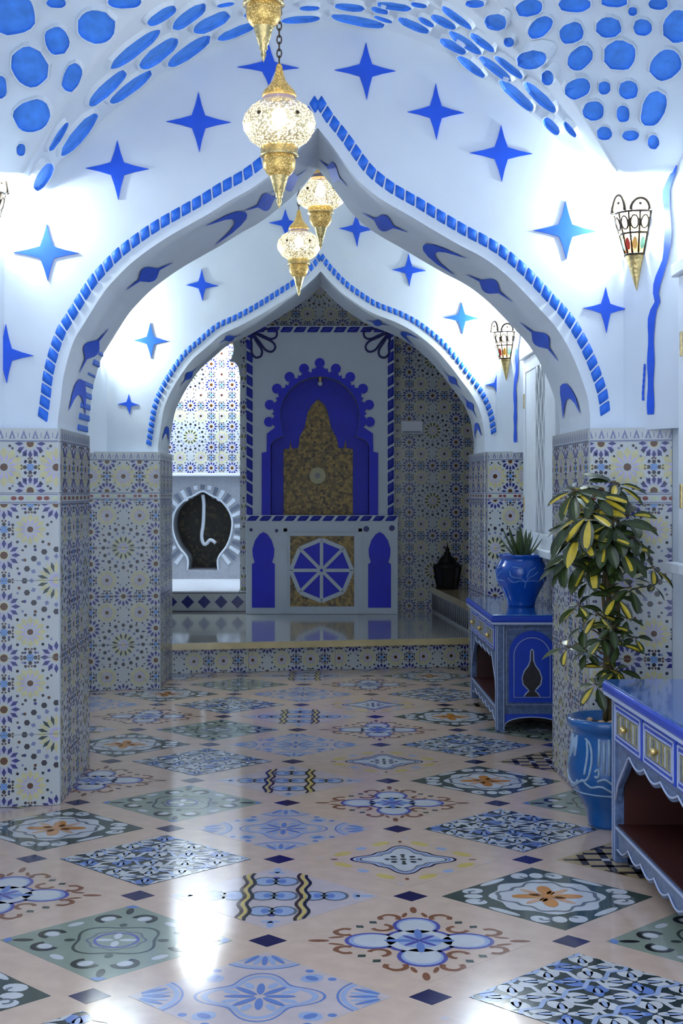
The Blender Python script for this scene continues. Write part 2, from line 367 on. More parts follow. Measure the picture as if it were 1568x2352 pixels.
while tries < 2500 and extra < 110:
    tries += 1; x, y, r = random.uniform(-1.27, 1.27), random.uniform(2.95, 5.40), random.uniform(0.035, 0.085)
    c = Vector((x, y, vault_z(x, y))); pxx = VX + F * x / y; pyy = HY - (c.z - CH) * F / y
    if -60 < pxx < 1630 and pyy > -30: continue
    if abs(abs(x) / VA - abs(y - VYC) / VB) < 0.07 or any((c - q).length < r + s + 0.02 for q, s in spots): continue
    spots.append((c, r)); extra += 1; nr = vault_n(x, y); t1 = nr.cross(Vector((0.3, 0.9, 0.1))).normalized(); t2 = nr.cross(t1); ring = []
    for q in range(14):
        p = c + (t1 * math.cos(2 * PI * q / 14) + t2 * math.sin(2 * PI * q / 14)) * r * random.uniform(0.92, 1.08)
        ring.append(Vector((p.x, p.y, vault_z(p.x, p.y))))
    cell_object(ring, c, nr)

# ------------------------------------------------------------------ rope bands, stars, soffit ornaments
def rope_mesh(ln, wd, hh, slant, m):
    mb = MB(); sec = [(-0.5, 0.0), (-0.42, 0.55), (-0.15, 1.0), (0.15, 1.0), (0.42, 0.55), (0.5, 0.0)]; vs_ = []; fs = []
    for e, tp in ((-0.5, 0.0), (-0.36, 0.85), (0.36, 0.85), (0.5, 0.0)):
        for a, h in sec: vs_.append((e * ln + slant * a * wd, -hh * h * tp, a * wd * (1 if tp else 0.92)))
    for i in range(3):
        for j in range(5): q = i * 6 + j; fs.append((q, q + 1, q + 7, q + 6))
    mb.mesh(vs_, fs, m, True); return mb.data('rope_dash')
def rope_row(parent, pts, mesh, pitch, yfun, name='rope_dash'):       # pts: (x, z) polyline at y
    L = [0]
    for i in range(1, len(pts)): L.append(L[-1] + (pts[i] - pts[i - 1]).length)
    n = int(L[-1] / pitch); s = pitch * 0.5; j = 0
    for k in range(n):
        d = (k + 0.5) * L[-1] / n
        while j < len(L) - 2 and L[j + 1] < d: j += 1
        f = (d - L[j]) / (L[j + 1] - L[j]); p = pts[j].lerp(pts[j + 1], f); t = (pts[j + 1] - pts[j]).normalized()
        X = Vector((t.x, 0, t.y)); Yv = Vector((0, 1, 0)); Z = X.cross(Yv)
        m_ = Matrix((X, Yv, Z)).transposed().to_4x4(); m_.translation = Vector((p.x, yfun, p.y))
        mk(name, mesh, parent, mtx=m_)
ra, rb = rope_mesh(0.041, 0.042, 0.014, 0.45, 'rope_blue'), rope_mesh(0.041, 0.042, 0.014, -0.45, 'rope_blue')
rope_row(W1, R1L, ra, 0.0475, Y1); rope_row(W1, R1R, rb, 0.0475, Y1)
ra2, rb2 = rope_mesh(0.030, 0.036, 0.012, 0.4, 'rope_blue'), rope_mesh(0.030, 0.036, 0.012, -0.4, 'rope_blue')
rope_row(W2, R2L, ra2, 0.0385, Y2); rope_row(W2, R2R, rb2, 0.0385, Y2)
# rope dashes lining the far edge of the near arch's left jamb
for k in range(8):
    z = 1.52 + k * 0.049; j = min(range(len(IN1) // 2), key=lambda i: abs(IN1[i].y - z)); xx = IN1[j].x if z > IN1[0].y else IN1[0].x
    y0_ = 5.95 + max(0, k - 4) * 0.045; mb = MB(); mb.box((xx - .006, y0_, z), (xx + .006, Y1B - .005, z + .026), 'rope_blue', .003); mk('rope_dash', mb, W1)

def star(parent, cx, cy, l, r, t, b, Y):
    tips = [(cx, t), (r, cy + 2), (cx + 2, b), (l, cy)]; pts = []
    for i in range(4):
        a, c = tips[i], tips[(i + 1) % 4]
        q = ((a[0] + c[0]) / 2 * 0.42 + cx * 0.58, (a[1] + c[1]) / 2 * 0.42 + cy * 0.58)
        pts += [a, ((a[0] * 0.5 + q[0] * 0.5) * 0.94 + cx * 0.06, (a[1] * 0.5 + q[1] * 0.5) * 0.94 + cy * 0.06), q, ((c[0] * 0.5 + q[0] * 0.5) * 0.94 + cx * 0.06, (c[1] * 0.5 + q[1] * 0.5) * 0.94 + cy * 0.06)]
    mb = MB(); mb.plate([P3(x, y, Y) - Vector((0, 0.008, 0)) for x, y in pts], (0, -0.009, 0), 'paint_blue'); mk('star', mb, parent)
for s in [(616, 155, 545, 686, 96, 200), (840, 162, 768, 908, 98, 230), (1000, 258, 935, 1065, 192, 322), (1150, 352, 1078, 1222, 288, 418), (1298, 530, 1225, 1370, 462, 596), (1390, 708, 1338, 1440, 660, 765),
          (456, 280, 382, 530, 212, 350), (270, 387, 197, 342, 323, 460), (108, 580, 32, 182, 515, 645), (14, 815, -50, 78, 745, 880)]: star(W1, *s, Y1)
for s in [(655, 512, 617, 697, 480, 548), (818, 525, 778, 858, 488, 568), (938, 620, 900, 978, 582, 658), (1060, 730, 1018, 1100, 695, 768), (1140, 884, 1115, 1163, 860, 910), (463, 655, 427, 502, 618, 692), (345, 782, 305, 385, 742, 824), (296, 928, 270, 320, 905, 952)]: star(W2, *s, Y2)

def soffit_shape(parent, inner, ya, yb, px, py, kind, size, name):
    # nearest place on the soffit's mid line to the pixel, then the shape is bent along the arch
    best = min(range(2, len(inner) - 2), key=lambda i: (VX + F * inner[i].x / ((ya + yb) / 2) - px) ** 2 + (HY - (inner[i].y - CH) * F / ((ya + yb) / 2) - py) ** 2)
    L = [0]
    for i in range(1, len(inner)): L.append(L[-1] + (inner[i] - inner[i - 1]).length)
    def at(s):
        s = max(0.001, min(L[-1] - 0.001, s)); j = 0
        while L[j + 1] < s: j += 1
        p = inner[j].lerp(inner[j + 1], (s - L[j]) / (L[j + 1] - L[j])); t = (inner[j + 1] - inner[j]).normalized(); return p, Vector((t.y, -t.x, 0))
    s0 = L[best]; ym = (ya + yb) / 2; left = inner[best].x < inner[len(inner) // 2].x; out = []
    def W(s, y, h): p, nn = at(s); return Vector((p.x + nn.x * h, y, p.y + nn.y * h))
    dp = (yb - ya) * 0.40                              # ornaments reach across most of the soffit's depth
    if kind == 'diamond': prof_ = [(-1.0, 0.015), (-0.42, 0.09), (-0.32, 0.28), (-0.18, 0.55), (-0.06, 0.66), (0.06, 0.66), (0.18, 0.55), (0.32, 0.28), (0.42, 0.09), (1.0, 0.015)]; c = lambda u: -0.35 * u
    else: prof_ = None
    mb = MB(); hh = 0.005; sg = 1 if left else -1
    if prof_:
        for i in range(len(prof_) - 1):
            (a, wa), (b, wb) = prof_[i], prof_[i + 1]
            for u in (0, 1):
                A, WA, B, WB = a + (b - a) * u / 2, wa + (wb - wa) * u / 2, a + (b - a) * (u + 1) / 2, wa + (wb - wa) * (u + 1) / 2
                q = [W(s0 - sg * A * size, ym + (c(A) - WA) * dp, hh), W(s0 - sg * B * size, ym + (c(B) - WB) * dp, hh), W(s0 - sg * B * size, ym + (c(B) + WB) * dp, hh), W(s0 - sg * A * size, ym + (c(A) + WA) * dp, hh)]
                mb.face(q, 'paint_blue')
    else:                                            # arrowhead pointing up the arch
        for side in (-1, 1):
            pts = [(0.9, 0.0), (0.82, 0.3), (0.5, 0.58), (0.0, 0.76), (-1.0, 0.9), (-0.1, 0.52), (0.2, 0.26), (0.28, 0.0)] if kind == 'crescent' else [(1.0, 0.0), (0.92, 0.3), (0.55, 0.52), (0.0, 0.66), (-1.0, 0.8), (-0.3, 0.45), (0.0, 0.22), (0.1, 0.0)]
            mb.face([W(s0 + sg * a * size, ym + side * b * dp, hh) for a, b in pts], 'paint_blue')
    mk(name, mb, parent)
for px, py, k, s in [(785, 388, 'diamond', 0.10), (885, 505, 'diamond', 0.11), (1028, 570, 'crescent', 0.10), (1150, 635, 'diamond', 0.115), (1240, 775, 'diamond', 0.115), (1318, 912, 'arrow', 0.075),
                     (672, 425, 'diamond', 0.10), (590, 442, 'diamond', 0.10), (522, 500, 'crescent', 0.10), (340, 620, 'diamond', 0.115), (180, 790, 'diamond', 0.115), (160, 910, 'arrow', 0.075)]:
    soffit_shape(W1, IN1, Y1 + 0.06, Y1B, px, py, k, s, {'diamond': 'soffit_diamond', 'crescent': 'soffit_crescent', 'arrow': 'soffit_arrowhead'}[k])
for px, py, k, s in [(868, 748, 'diamond', 0.08), (942, 775, 'crescent', 0.07), (1045, 866, 'diamond', 0.09), (1075, 935, 'diamond', 0.09), (1103, 1003, 'arrow', 0.05), (525, 767, 'diamond', 0.08), (428, 860, 'diamond', 0.09), (376, 1000, 'arrow', 0.05)]:
    soffit_shape(W2, IN2, Y2 + 0.02, Y2B, px, py, k, s, {'diamond': 'soffit_diamond', 'crescent': 'soffit_crescent', 'arrow': 'soffit_arrowhead'}[k])
def ribbon(parent, pix, wpx, ab, name):
    nn = Vector((ab[1][1] - ab[0][1], -(ab[1][0] - ab[0][0]), 0)).normalized()
    if nn.y > 0: nn = -nn
    mb = MB(); P = spline([(x, y, 0) for x, y in pix], 30)
    for i in range(29):
        (a, b) = P[i], P[i + 1]; wa = wpx * (0.5 + 0.08 * math.sin(i * 1.3)); wb = wpx * (0.5 + 0.08 * math.sin((i + 1) * 1.3))
        mb.face([PV(a.x - wa, a.y, *ab) + nn * 0.004, PV(b.x - wb, b.y, *ab) + nn * 0.004, PV(b.x + wb, b.y, *ab) + nn * 0.004, PV(a.x + wa, a.y, *ab) + nn * 0.004], 'paint_blue')
    mk(name, mb, parent)
ribbon(W1, [(1495, 952), (1496, 800), (1498, 728), (1507, 702), (1512, 688), (1507, 668), (1516, 632), (1530, 590), (1536, 520), (1531, 440), (1545, 405), (1549, 380)], 15, CH1R, 'painted_line')
ribbon(W1, [(1478, 920), (1478, 900), (1480, 870), (1482, 836)], 5, CH1R, 'painted_line')
ribbon(W2, [(1184, 1016), (1184, 930), (1183, 890), (1188, 850), (1187, 800), (1194, 745)], 7, CH2R, 'painted_line')

# ------------------------------------------------------------------ zellige tile panels
def clip(poly, u0, v0, u1, v1):
    for ax, lim, sg in ((0, u0, 1), (0, u1, -1), (1, v0, 1), (1, v1, -1)):
        out = []; n = len(poly)
        for i in range(n):
            a, b = poly[i], poly[(i + 1) % n]; da, db = sg * (a[ax] - lim), sg * (b[ax] - lim)
            if da >= 0: out.append(a)
            if da * db < 0: t = da / (da - db); out.append((a[0] + (b[0] - a[0]) * t, a[1] + (b[1] - a[1]) * t))
        poly = out
        if len(poly) < 3: return []
    return poly
def disc(x, y, r, n=8, r2=None, a=0.0):
    r2 = r2 or r; ca, sa = math.cos(a), math.sin(a)
    return [(x + r * math.cos(2 * PI * q / n) * ca - r2 * math.sin(2 * PI * q / n) * sa, y + r * math.cos(2 * PI * q / n) * sa + r2 * math.sin(2 * PI * q / n) * ca) for q in range(n)]
def kite(x, y, a, r0, rm, r1, wd):
    c, s = math.cos(a), math.sin(a); f = lambda r, t: (x + r * c - t * s, y + r * s + t * c)
    return [f(r0, 0), f(rm, -wd), f(r1, 0), f(rm, wd)]
def ring12(x, y, n, r0, rm, r1, wd, m, lay=1, ph=0.0): return [(m, kite(x, y, ph + 2 * PI * k / n, r0, rm, r1, wd), lay) for k in range(n)]
def ros_blue(x, y, k=1.0):
    o = ring12(x, y, 12, .027 * k, .046 * k, .064 * k, .0088 * k, 't_navy', 1) + [(('t_dark', 't_slate')[q % 2], disc(x + .075 * k * math.cos(q * PI / 6 + PI / 12), y + .075 * k * math.sin(q * PI / 6 + PI / 12), .0055, 5), 1) for q in range(12)] + ring12(x, y, 12, .02 * k, .04 * k, .058 * k, .004 * k, 't_lav', 2, PI / 12)
    return o + [('t_yellow', disc(x, y, .019 * k), 1), ('t_brown', disc(x, y, .0155 * k), 2)]
def ros_yellow(x, y, k=1.0):
    return ring12(x, y, 12, .018 * k, .048 * k, .064 * k, .0115 * k, 't_yellow', 1) + ring12(x, y, 12, .014 * k, .030 * k, .042 * k, .006 * k, 't_lav', 2, PI / 12) + \
        [('t_brown', disc(x, y, .0125 * k), 2)] + [('t_dark', disc(x + .070 * k * math.cos(a), y + .070 * k * math.sin(a), .0068, 5), 1) for a in [PI / 12 + q * PI / 6 for q in range(12)]]
def ros_sun(x, y):
    o = ring12(x, y, 12, .026, .055, .080, .0085, 't_yellow', 1) + ring12(x, y, 12, .032, .058, .076, .0075, 't_green', 1, PI / 12)
    o += ring12(x, y, 16, .086, .096, .108, .010, 't_slate', 1) + [('t_lav', disc(x, y, .027, 12), 1), ('t_yellow', disc(x, y, .015), 2)]
    return o + [('t_dark', disc(x + .124 * math.cos(a), y + .124 * math.sin(a), .0125, 6), 1) for a in [q * PI / 8 for q in range(16)]] + [(('t_brown', 't_navy')[q % 2], disc(x + .148 * math.cos(q * PI / 8 + PI / 16), y + .148 * math.sin(q * PI / 8 + PI / 16), .0072, 5), 1) for q in range(16)]
def filler(x, y):                     # light-blue square with dark dots at the middle of a lattice edge
    o = [('t_sky', [(x - .013, y - .013), (x + .013, y - .013), (x + .013, y + .013), (x - .013, y + .013)], 1)]
    for dx, dy in ((.021, 0), (-.021, 0), (0, .021), (0, -.021)): o.append(('t_dark', disc(x + dx, y + dy, .0088, 6), 1))
    for dx, dy in ((.034, .006), (-.034, .006), (.034, -.006), (-.034, -.006), (.006, .034), (-.006, .034), (.006, -.034), (-.006, -.034)): o.append(('t_brown', disc(x + dx, y + dy, .0048, 5), 1))
    for dx, dy in ((.02, .02), (-.02, .02), (.02, -.02), (-.02, -.02)): o.append(('t_navy', disc(x + dx, y + dy, .0058, 5), 1))
    return o
LP = 0.204
def lattice(u0, u1, v0, v1, us, vsun):
    o = []; q = 0.1
    i0, i1 = int(math.floor((u0 - us) / LP)) - 1, int(math.ceil((u1 - us) / LP)) + 1
    j0, j1 = int(math.floor((v0 - vsun) / LP)) - 1, int(math.ceil((v1 - vsun) / LP)) + 1
    for i in range(i0, i1 + 1):
        for j in range(j0, j1 + 1):
            u, v = us + i * LP, vsun + j * LP
            if i % 3 == 0:
                if j % 3 == 0: o += ros_sun(u, v)
                if j % 3 == 1: o += ros_blue(u, v + LP / 2)
            else: o += ros_blue(u, v + LP / 2); o += filler(u, v)
            near = (j % 3 == 0) and (i % 3 in (0, 2))
            if not near: o += ros_yellow(u + LP / 2, v)
            if not (j % 3 == 0 and i % 3 in (0, 2)) and not (j % 3 == 2 and i % 3 in (0, 2)): o += filler(u + LP / 2, v + LP / 2)
    return o
def pat(kind, u0, u1, v0, v1, us, vsun):
    if kind == 'lower': return lattice(u0, u1, v0, v1, us, vsun)
    o = []
    if kind == 'upper':
        vm = (v0 + v1) / 2
        for i in range(int((u0 - us) / LP) - 2, int((u1 - us) / LP) + 3):
            u = us + i * LP; o += ros_yellow(u, vm, 1.25) + ros_blue(u + LP / 2, v0 + .008, .95) + ros_blue(u + LP / 2, v1 - .008, .95) + filler(u + LP / 2, vm)
            for s in (-1, 1): o += [('t_navy', disc(u + s * .085, vm + .05, .008, 6), 1), ('t_navy', disc(u + s * .085, vm - .05, .008, 6), 1)]
    elif kind == 'strip':
        for a in (v0 + .004, v1 - .008): o.append(('t_slate', [(u0, a), (u1, a), (u1, a + .004), (u0, a + .004)], 1))
        k = int(u0 / .1) - 1; vm = (v0 + v1) / 2
        while k * .1 < u1 + .1:
            u = k * .1; o += [('t_red', disc(u - .014, vm, .012, 8, .0085), 1), ('t_red', disc(u + .014, vm, .012, 8, .0085), 1), ('t_pale', disc(u + .05, vm, .017, 8, .009), 1)]; k += 1
    elif kind == 'frieze':
        k = int(u0 / .045) - 1; h = v1 - v0
        while k * .045 < u1 + .05:
            u = k * .045; o.append(('t_slate', [(u - .013, v0 + .012), (u + .013, v0 + .012), (u, v1 - .008)], 1)); o.append(('white_tile', [(u - .005, v0 + .014), (u + .005, v0 + .014), (u, v0 + .030)], 2))
            o.append(('t_slate', [(u + .021, v0 + .016), (u + .024, v0 + .016), (u + .024, v0 + .036), (u + .021, v0 + .036)], 1)); k += 1
        o.append(('t_slate', [(u0, v0 + .002), (u1, v0 + .002), (u1, v0 + .006), (u0, v0 + .006)], 1))
    return o
PANELS = {}
def panel_mesh(kind, u0, u1, v0, v1, us, vsun):
    key = (kind, round((u0 - us) % 0.612, 3), round(u1 - u0, 3), round(v0 - vsun, 3), round(v1 - v0, 3))
    if key in PANELS: return PANELS[key]
    g = 0.0012; mb = MB(); wd, ht = u1 - u0, v1 - v0
    mb.box((g, -0.007, g), (wd - g, 0, ht - g), 'white_tile')
    for m, poly, lay in pat(kind, u0, u1, v0, v1, us, vsun):
        c = clip(poly, u0 + g, v0 + g, u1 - g, v1 - g)
        if len(c) > 2: mb.face([(a - u0, -0.007 - 0.0004 * lay, b - v0) for a, b in c], m)
    PANELS[key] = mb.data('tile_panel'); return PANELS[key]
def tiled(parent, a, b, rows, us=0.0, vsun=0.285, wmax=0.612):     # a to b: plan points left to right as the room sees them
    a, b = Vector((a[0], a[1], 0)), Vector((b[0], b[1], 0)); L = (b - a).length; X = (b - a).normalized(); Yv = Vector((-X.y, X.x, 0))
    for kind, z0, z1 in rows:
        u = 0.0; first = True
        while u < L - 0.004:
            e = min(L, u + wmax)
            if L - e < 0.05: e = L
            me = panel_mesh(kind, u, e, z0, z1, us, vsun)
            m_ = Matrix((X, Yv, Vector((0, 0, 1)))).transposed().to_4x4(); m_.translation = a + X * u + Vector((0, 0, z0))
            mk('tile_panel', me, parent, mtx=m_); u = e
DADO = [('lower', 0, .285), ('lower', .285, .590), ('lower', .590, .898), ('lower', .898, 1.203), ('strip', 1.203, 1.247), ('upper', 1.247, 1.45), ('frieze', 1.45, DZ)]
LOW = DADO[:4]
tiled(W1, D1L[0], D1L[1], DADO, us=0.352)
tiled(W1, D1L[1], (-1.052, Y1B), DADO, us=0.0)
tiled(W1, D1R[0], D1R[1], DADO, us=0.145)
tiled(W1, (1.06, Y1B), D1R[0], DADO, us=0.2)
tiled(W2, D2L[0], D2L[1], DADO, us=0.312)
tiled(W2, D2L[1], (-1.018, Y2B), DADO, us=0.1)
tiled(W2, D2R[0], D2R[1], DADO, us=0.05)
tiled(W2, (1.02, Y2B), D2R[0], DADO, us=0.3)
tiled(WR, (XR1, 5.15), (XR1, 2.3), [(k, a, min(b, .97)) for k, a, b in LOW[:3]] + [('lower', .898, .97)], us=0.1)
tiled(WL, (XL1, 2.3), (XL1, 5.38), DADO, us=0.1)
tiled(WR2, (XR2, 8.46), (XR2, 6.25), LOW[:3], us=0.1)
tiled(WR2, (XR2, 7.25), (XR2, 6.25), DADO[3:], us=0.1)

# ------------------------------------------------------------------ patterned floor
mb = MB(); mb.box((-1.75, 1.6, -0.08), (1.75, 13.6, -0.0085), 'grout'); FL = struct('floor', mb, 'glossy floor of patterned diamond tiles with cream bands and navy insets')
HS, BW = 0.2305, 0.136                               # half side of a motif tile, band width
def rot4(polys): return [(m, [(x * c - y * s, x * s + y * c) for x, y in p], l) for k in range(4) for c, s in [((1, 0), (0, 1), (-1, 0), (0, -1))[k]] for m, p, l in polys]
def el(m, x, y, rx, ry, deg=0, l=1, n=12): return (m, disc(x, y, rx, n, ry, math.radians(deg)), l)
def loop(m, f, wd, l=1, n=48, a0=0.0, a1=2 * PI):     # band along polar curve r=f(a)
    o = []
    for k in range(n):
        a, b = a0 + (a1 - a0) * k / n, a0 + (a1 - a0) * (k + 1) / n
        ra_, rb_ = f(a), f(b); o.append((m, [(q * math.cos(t), q * math.sin(t)) for q, t in ((ra_ - wd, a), (ra_ + wd, a), (rb_ + wd, b), (rb_ - wd, b))], l))
    return o
def curve(m, pts, wd, l=1):
    P = [Vector((x, y, 0)) for x, y in pts]; o = []
    N = []
    for i in range(len(P)):
        t = (P[min(i + 1, len(P) - 1)] - P[max(i - 1, 0)]).normalized(); N.append(Vector((-t.y, t.x, 0)) * wd)
    for i in range(len(P) - 1): o.append((m, [tuple((P[i] + N[i])[:2]), tuple((P[i] - N[i])[:2]), tuple((P[i + 1] - N[i + 1])[:2]), tuple((P[i + 1] + N[i + 1])[:2])], l))
    return o
def ringat(m, cx, cy, r, wd, a0, a1, l=1, n=12): return curve(m, [(cx + r * math.cos(math.radians(a0 + (a1 - a0) * k / n)), cy + r * math.sin(math.radians(a0 + (a1 - a0) * k / n))) for k in range(n + 1)], wd, l)
def fill(m, f, l=1, n=48): return (m, [(f(2 * PI * k / n) * math.cos(2 * PI * k / n), f(2 * PI * k / n) * math.sin(2 * PI * k / n)) for k in range(n)], l)
sq = lambda a, p=0.72: lambda t: a / (abs(math.cos(t)) ** 2 + abs(math.sin(t)) ** 2 + p * abs(math.sin(2 * t)) ** 2) ** 0.5
def d_orange():
    o = [fill('f_white', lambda t: 0.74 + 0.05 * math.cos(8 * t), 1)] + loop('f_grey', lambda t: 0.60 + 0.07 * math.cos(4 * t + PI) + 0.03 * math.cos(12 * t), 0.028, 2, 72)
    q = [el('f_orange', .20, .20, .20, .10, 45, 3), el('f_pink', .26, 0, .2, .05, 0, 3), el('f_orange', .16, .06, .09, .05, 20, 3),
         el('f_white', .86, .52, .15, .12, 70, 1), el('f_white', .52, .86, .15, .12, 20, 1), el('f_white', .70, .70, .13, .10, 45, 1)] + ringat('f_grey', .80, .56, .07, .02, -60, 200, 2, 10) + ringat('f_grey', .56, .80, .07, .02, 250, 510 - 360 + 0, 2, 10)
    q += [el('f_white', .93, 0, .06, .26, 0, 1)]
    return 'f_green', o + rot4(q) + [el('f_orange', 0, 0, .1, .1, 0, 4)]
def d_petal():
    o = []; g = .66
    for i in (-1, 0, 1):
        for j in (-1, 0, 1):
            for k in range(4):
                a = k * 90 + 45; c, s = math.cos(math.radians(a)), math.sin(math.radians(a)); m = 'f_blue' if (i * 2 + j + k) % 4 == 0 else 'f_white'
                x, y = i * g + .20 * c, j * g + .20 * s
                for sd in (-1, 1): o.append(el(m, x + .05 * c - sd * .055 * s, y + .05 * s + sd * .055 * c, .12, .085, a + sd * 22, 1, 12))
                o.append(el(m, x - .05 * c, y - .05 * s, .13, .06, a, 1, 10)); o.append(el('f_lblue', x - .01 * c, y - .01 * s, .10, .028, a, 2, 8))
    for a in (-.33, .33, -.99, .99):
        o += curve('f_white', [(a + .045 * math.sin(PI * t * .5), -1 + .1 * t) for t in range(21)], .030, 3) + curve('f_lblue', [(-1 + .1 * t, a + .045 * math.sin(PI * t * .5)) for t in range(21)], .028, 4)
    return 'f_petal', o
def d_quatre():
    o = [el('f_violet', 0, 0, .46, .46, 0, 1, 20), el('f_white', 0, 0, .40, .40, 0, 3, 20), el('f_lblue', 0, 0, .27, .27, 0, 4, 16)]
    q = [el('f_violet', .40, .40, .34, .30, 45, 1, 20), el('f_lblue', .40, .40, .29, .25, 45, 2, 20), el('f_white', .38, .38, .26, .22, 45, 3, 20), el('f_blue', .17, .17, .19, .05, 45, 5), el('f_violet', .13, .0, .14, .035, 0, 5)]
    q += ringat('f_brown', .86, .40, .12, .035, -80, 170, 2, 12) + ringat('f_brown', .40, .86, .12, .035, -80, 170, 2, 12) + ringat('f_brown', .66, -.05, .12, .03, 60, 300, 2, 12)
    q += [el('f_brown', .86, .86, .13, .045, 45, 2), el('f_brown', .80, .62, .10, .03, 60, 2), el('f_brown', .62, .80, .10, .03, 30, 2), el('f_green', .88, .12, .07, .06, 0, 1, 4), el('f_green', .88, -.12, .07, .06, 0, 1, 4)]
    return 'f_cream', o + rot4(q)
def d_star():
    f = lambda t: 0.50 + 0.24 * abs(math.sin(2 * t)) ** 3 + 0.03 * math.cos(8 * t)
    o = [fill('f_white', f, 1)] + loop('f_navy', f, .022, 2, 64) + loop('f_blue', lambda t: f(t) - .08, .018, 2, 64) + loop('f_black', lambda t: f(t) - .13, .012, 2, 64)
    q = [el('f_black', .2, 0, .05, .045, 0, 3), el('f_green', .10, .10, .06, .03, 45, 3), el('f_black', .17, .17, .04, .04, 0, 3), el('f_yellow', .84, .42, .09, .17, 0, 1), el('f_yellow', .84, -.42, .09, .17, 0, 1), el('f_lblue', .86, 0, .07, .1, 0, 1), el('f_brown', .72, .72, .06, .03, 45, 1), el('f_rose', .95, .8, .05, .05, 0, 1)]
    return 'f_cream', o + rot4(q) + [el('f_green', 0, 0, .05, .05, 0, 3)]
def d_wave():
    o = []
    for i in (-1, 0, 1):
        for j in (-1, 0, 1):
            if i and j: continue
            for a in (-1, 1): o.append(el('f_grey', i * .6 + a * .13, j * .6, .17, .2, 0, 1)); o.append(el('f_lblue', i * .6 + a * .13, j * .6, .13, .16, 0, 2)); o.append(el('f_blue', i * .6 + a * .08, j * .6, .05, .09, 0, 3))
            o.append(el('f_green', i * .6, j * .6, .05, .05, 0, 4, 6))
    for sx in (-1, 1):
        for m, d in (('f_black', -.06), ('f_yellow', -.01), ('f_dbrown', .04)): o += curve(m, [(sx * .34 + d + .03 * math.sin(t * 1.05), -.95 + t * .095) for t in range(21)], .02, 5)
    q = [el('f_lblue', .78, .78, .05, .13, 45, 1), el('f_lblue', .86, .86, .13, .05, 45, 1), el('f_violet', .6, .6, .05, .05, 0, 1)]
    r2 = .7071 * 1.12; o = [(m, [((x - y) * r2, (x + y) * r2) for x, y in p], l) for m, p, l in o]
    return 'f_rose', o + rot4(q)
def d_lace():
    o = []
    for k in range(8): o.append(el('f_blue', .22 * math.cos(k * PI / 4), .22 * math.sin(k * PI / 4), .17, .045, k * 45, 2)); o.append(el('f_lblue', .34 * math.cos((k + .5) * PI / 4), .34 * math.sin((k + .5) * PI / 4), .10, .05, k * 45 + 22, 1))
    o += loop('f_lblue', lambda t: .50 - .10 * math.cos(4 * t), .035, 1, 64) + loop('f_blue', lambda t: .58 - .12 * math.cos(4 * t), .016, 1, 64)
    q = []
    for k in range(7): q += [el('f_blue' if k % 2 else 'f_lblue', 1 - .30 * math.cos(k * PI / 12), 1 - .30 * math.sin(k * PI / 12), .16, .035, k * 15, 2)]
    q += ringat('f_lblue', 1, 1, .52, .03, 180, 270, 1) + ringat('f_blue', 1, 1, .58, .014, 180, 270, 1) + [el('f_lblue', .78, 0, .14, .12, 0, 1), el('f_blue', .78, 0, .06, .09, 0, 2), el('f_blue', .92, .18, .05, .05, 0, 1), el('f_blue', .92, -.18, .05, .05, 0, 1)]
    return 'f_rose', o + rot4(q)
def d_sage():
    o = loop('f_violet', lambda t: .26, .02, 1, 36) + loop('f_grey', lambda t: .34 + .02 * math.cos(8 * t), .018, 1, 48) + loop('f_green', lambda t: .52 + .06 * math.cos(4 * t), .02, 1, 48)
    q = [el('f_white', .1, .1, .11, .05, 45, 2), el('f_green', .4, .4, .07, .05, 45, 2)] + ringat('f_black', .74, .42, .14, .035, -120, 120, 2) + ringat('f_black', .42, .74, .14, .035, -30, 210, 2)
    q += [el('f_white', .74, .42, .1, .08, 0, 1), el('f_white', .42, .74, .1, .08, 0, 1), el('f_black', .8, .8, .13, .05, 45, 2), el('f_blue', .93, .93, .05, .09, 45, 2), el('f_white', .85, 0, .06, .12, 0, 1)]
    return 'f_sage', o + rot4(q)
def d_knot():
    o = []
    for a in (-.72, -.24, .24, .72):
        for s in (1, -1):
            for x0 in (-.72, -.24, .24, .72): o += curve('f_dbrown', [(x0 - .2, a * 1 - s * .2), (x0 + .2, a + s * .2)], .055, 1)
    q = [el('f_white', .48, 0, .09, .09, 0, 2, 4), el('f_white', 0, 0, .09, .09, 0, 2, 4), el('f_white', .48, .48, .09, .09, 0, 2, 4), el('f_dbrown', .95, 0, .04, .2, 0, 1)]
    return 'f_tan', o + rot4(q)
def tile_mesh(name, fn):
    base_, polys = fn(); mb = MB(); mb.box((-HS, -HS, -0.012), (HS, HS, 0), base_)
    for m, p, l in polys:
        c = clip([(x * HS, y * HS) for x, y in p], -HS * .995, -HS * .995, HS * .995, HS * .995)
        if len(c) > 2: mb.face([(x, y, 0.00025 * l) for x, y in c], m)
    me = mb.data(name)
    bm = bmesh.new(); bm.from_mesh(me); bm.normal_update()                     # every print faces up
    for f in bm.faces:
        if f.calc_center_median().z > 0.0001 and f.normal.z < 0: f.normal_flip()
    bm.to_mesh(me); bm.free(); return me
DES = {k: tile_mesh('floor_tile', f) for k, f in dict(o=d_orange, p=d_petal, q=d_quatre, s=d_star, w=d_wave, l=d_lace, g=d_sage, k=d_knot).items()}
PLAN = {0: 'qs', -1: 'lw', 1: 'po', 2: 'gk', -2: 'gp', -3: 'oq', 3: 'sq', -4: 'wl'}
S2 = 0.422; ex, ey = Vector((1, -0.008, 0)), Vector((0.008, 1, 0)); A0 = Vector((0.2727, 3.384, 0)); ROT = -0.008
st = MB(); st.box((-HS, -BW / 2 + .0008, -0.012), (HS, BW / 2 - .0008, -0.0003), 'f_cream'); st = st.data('border_strip')
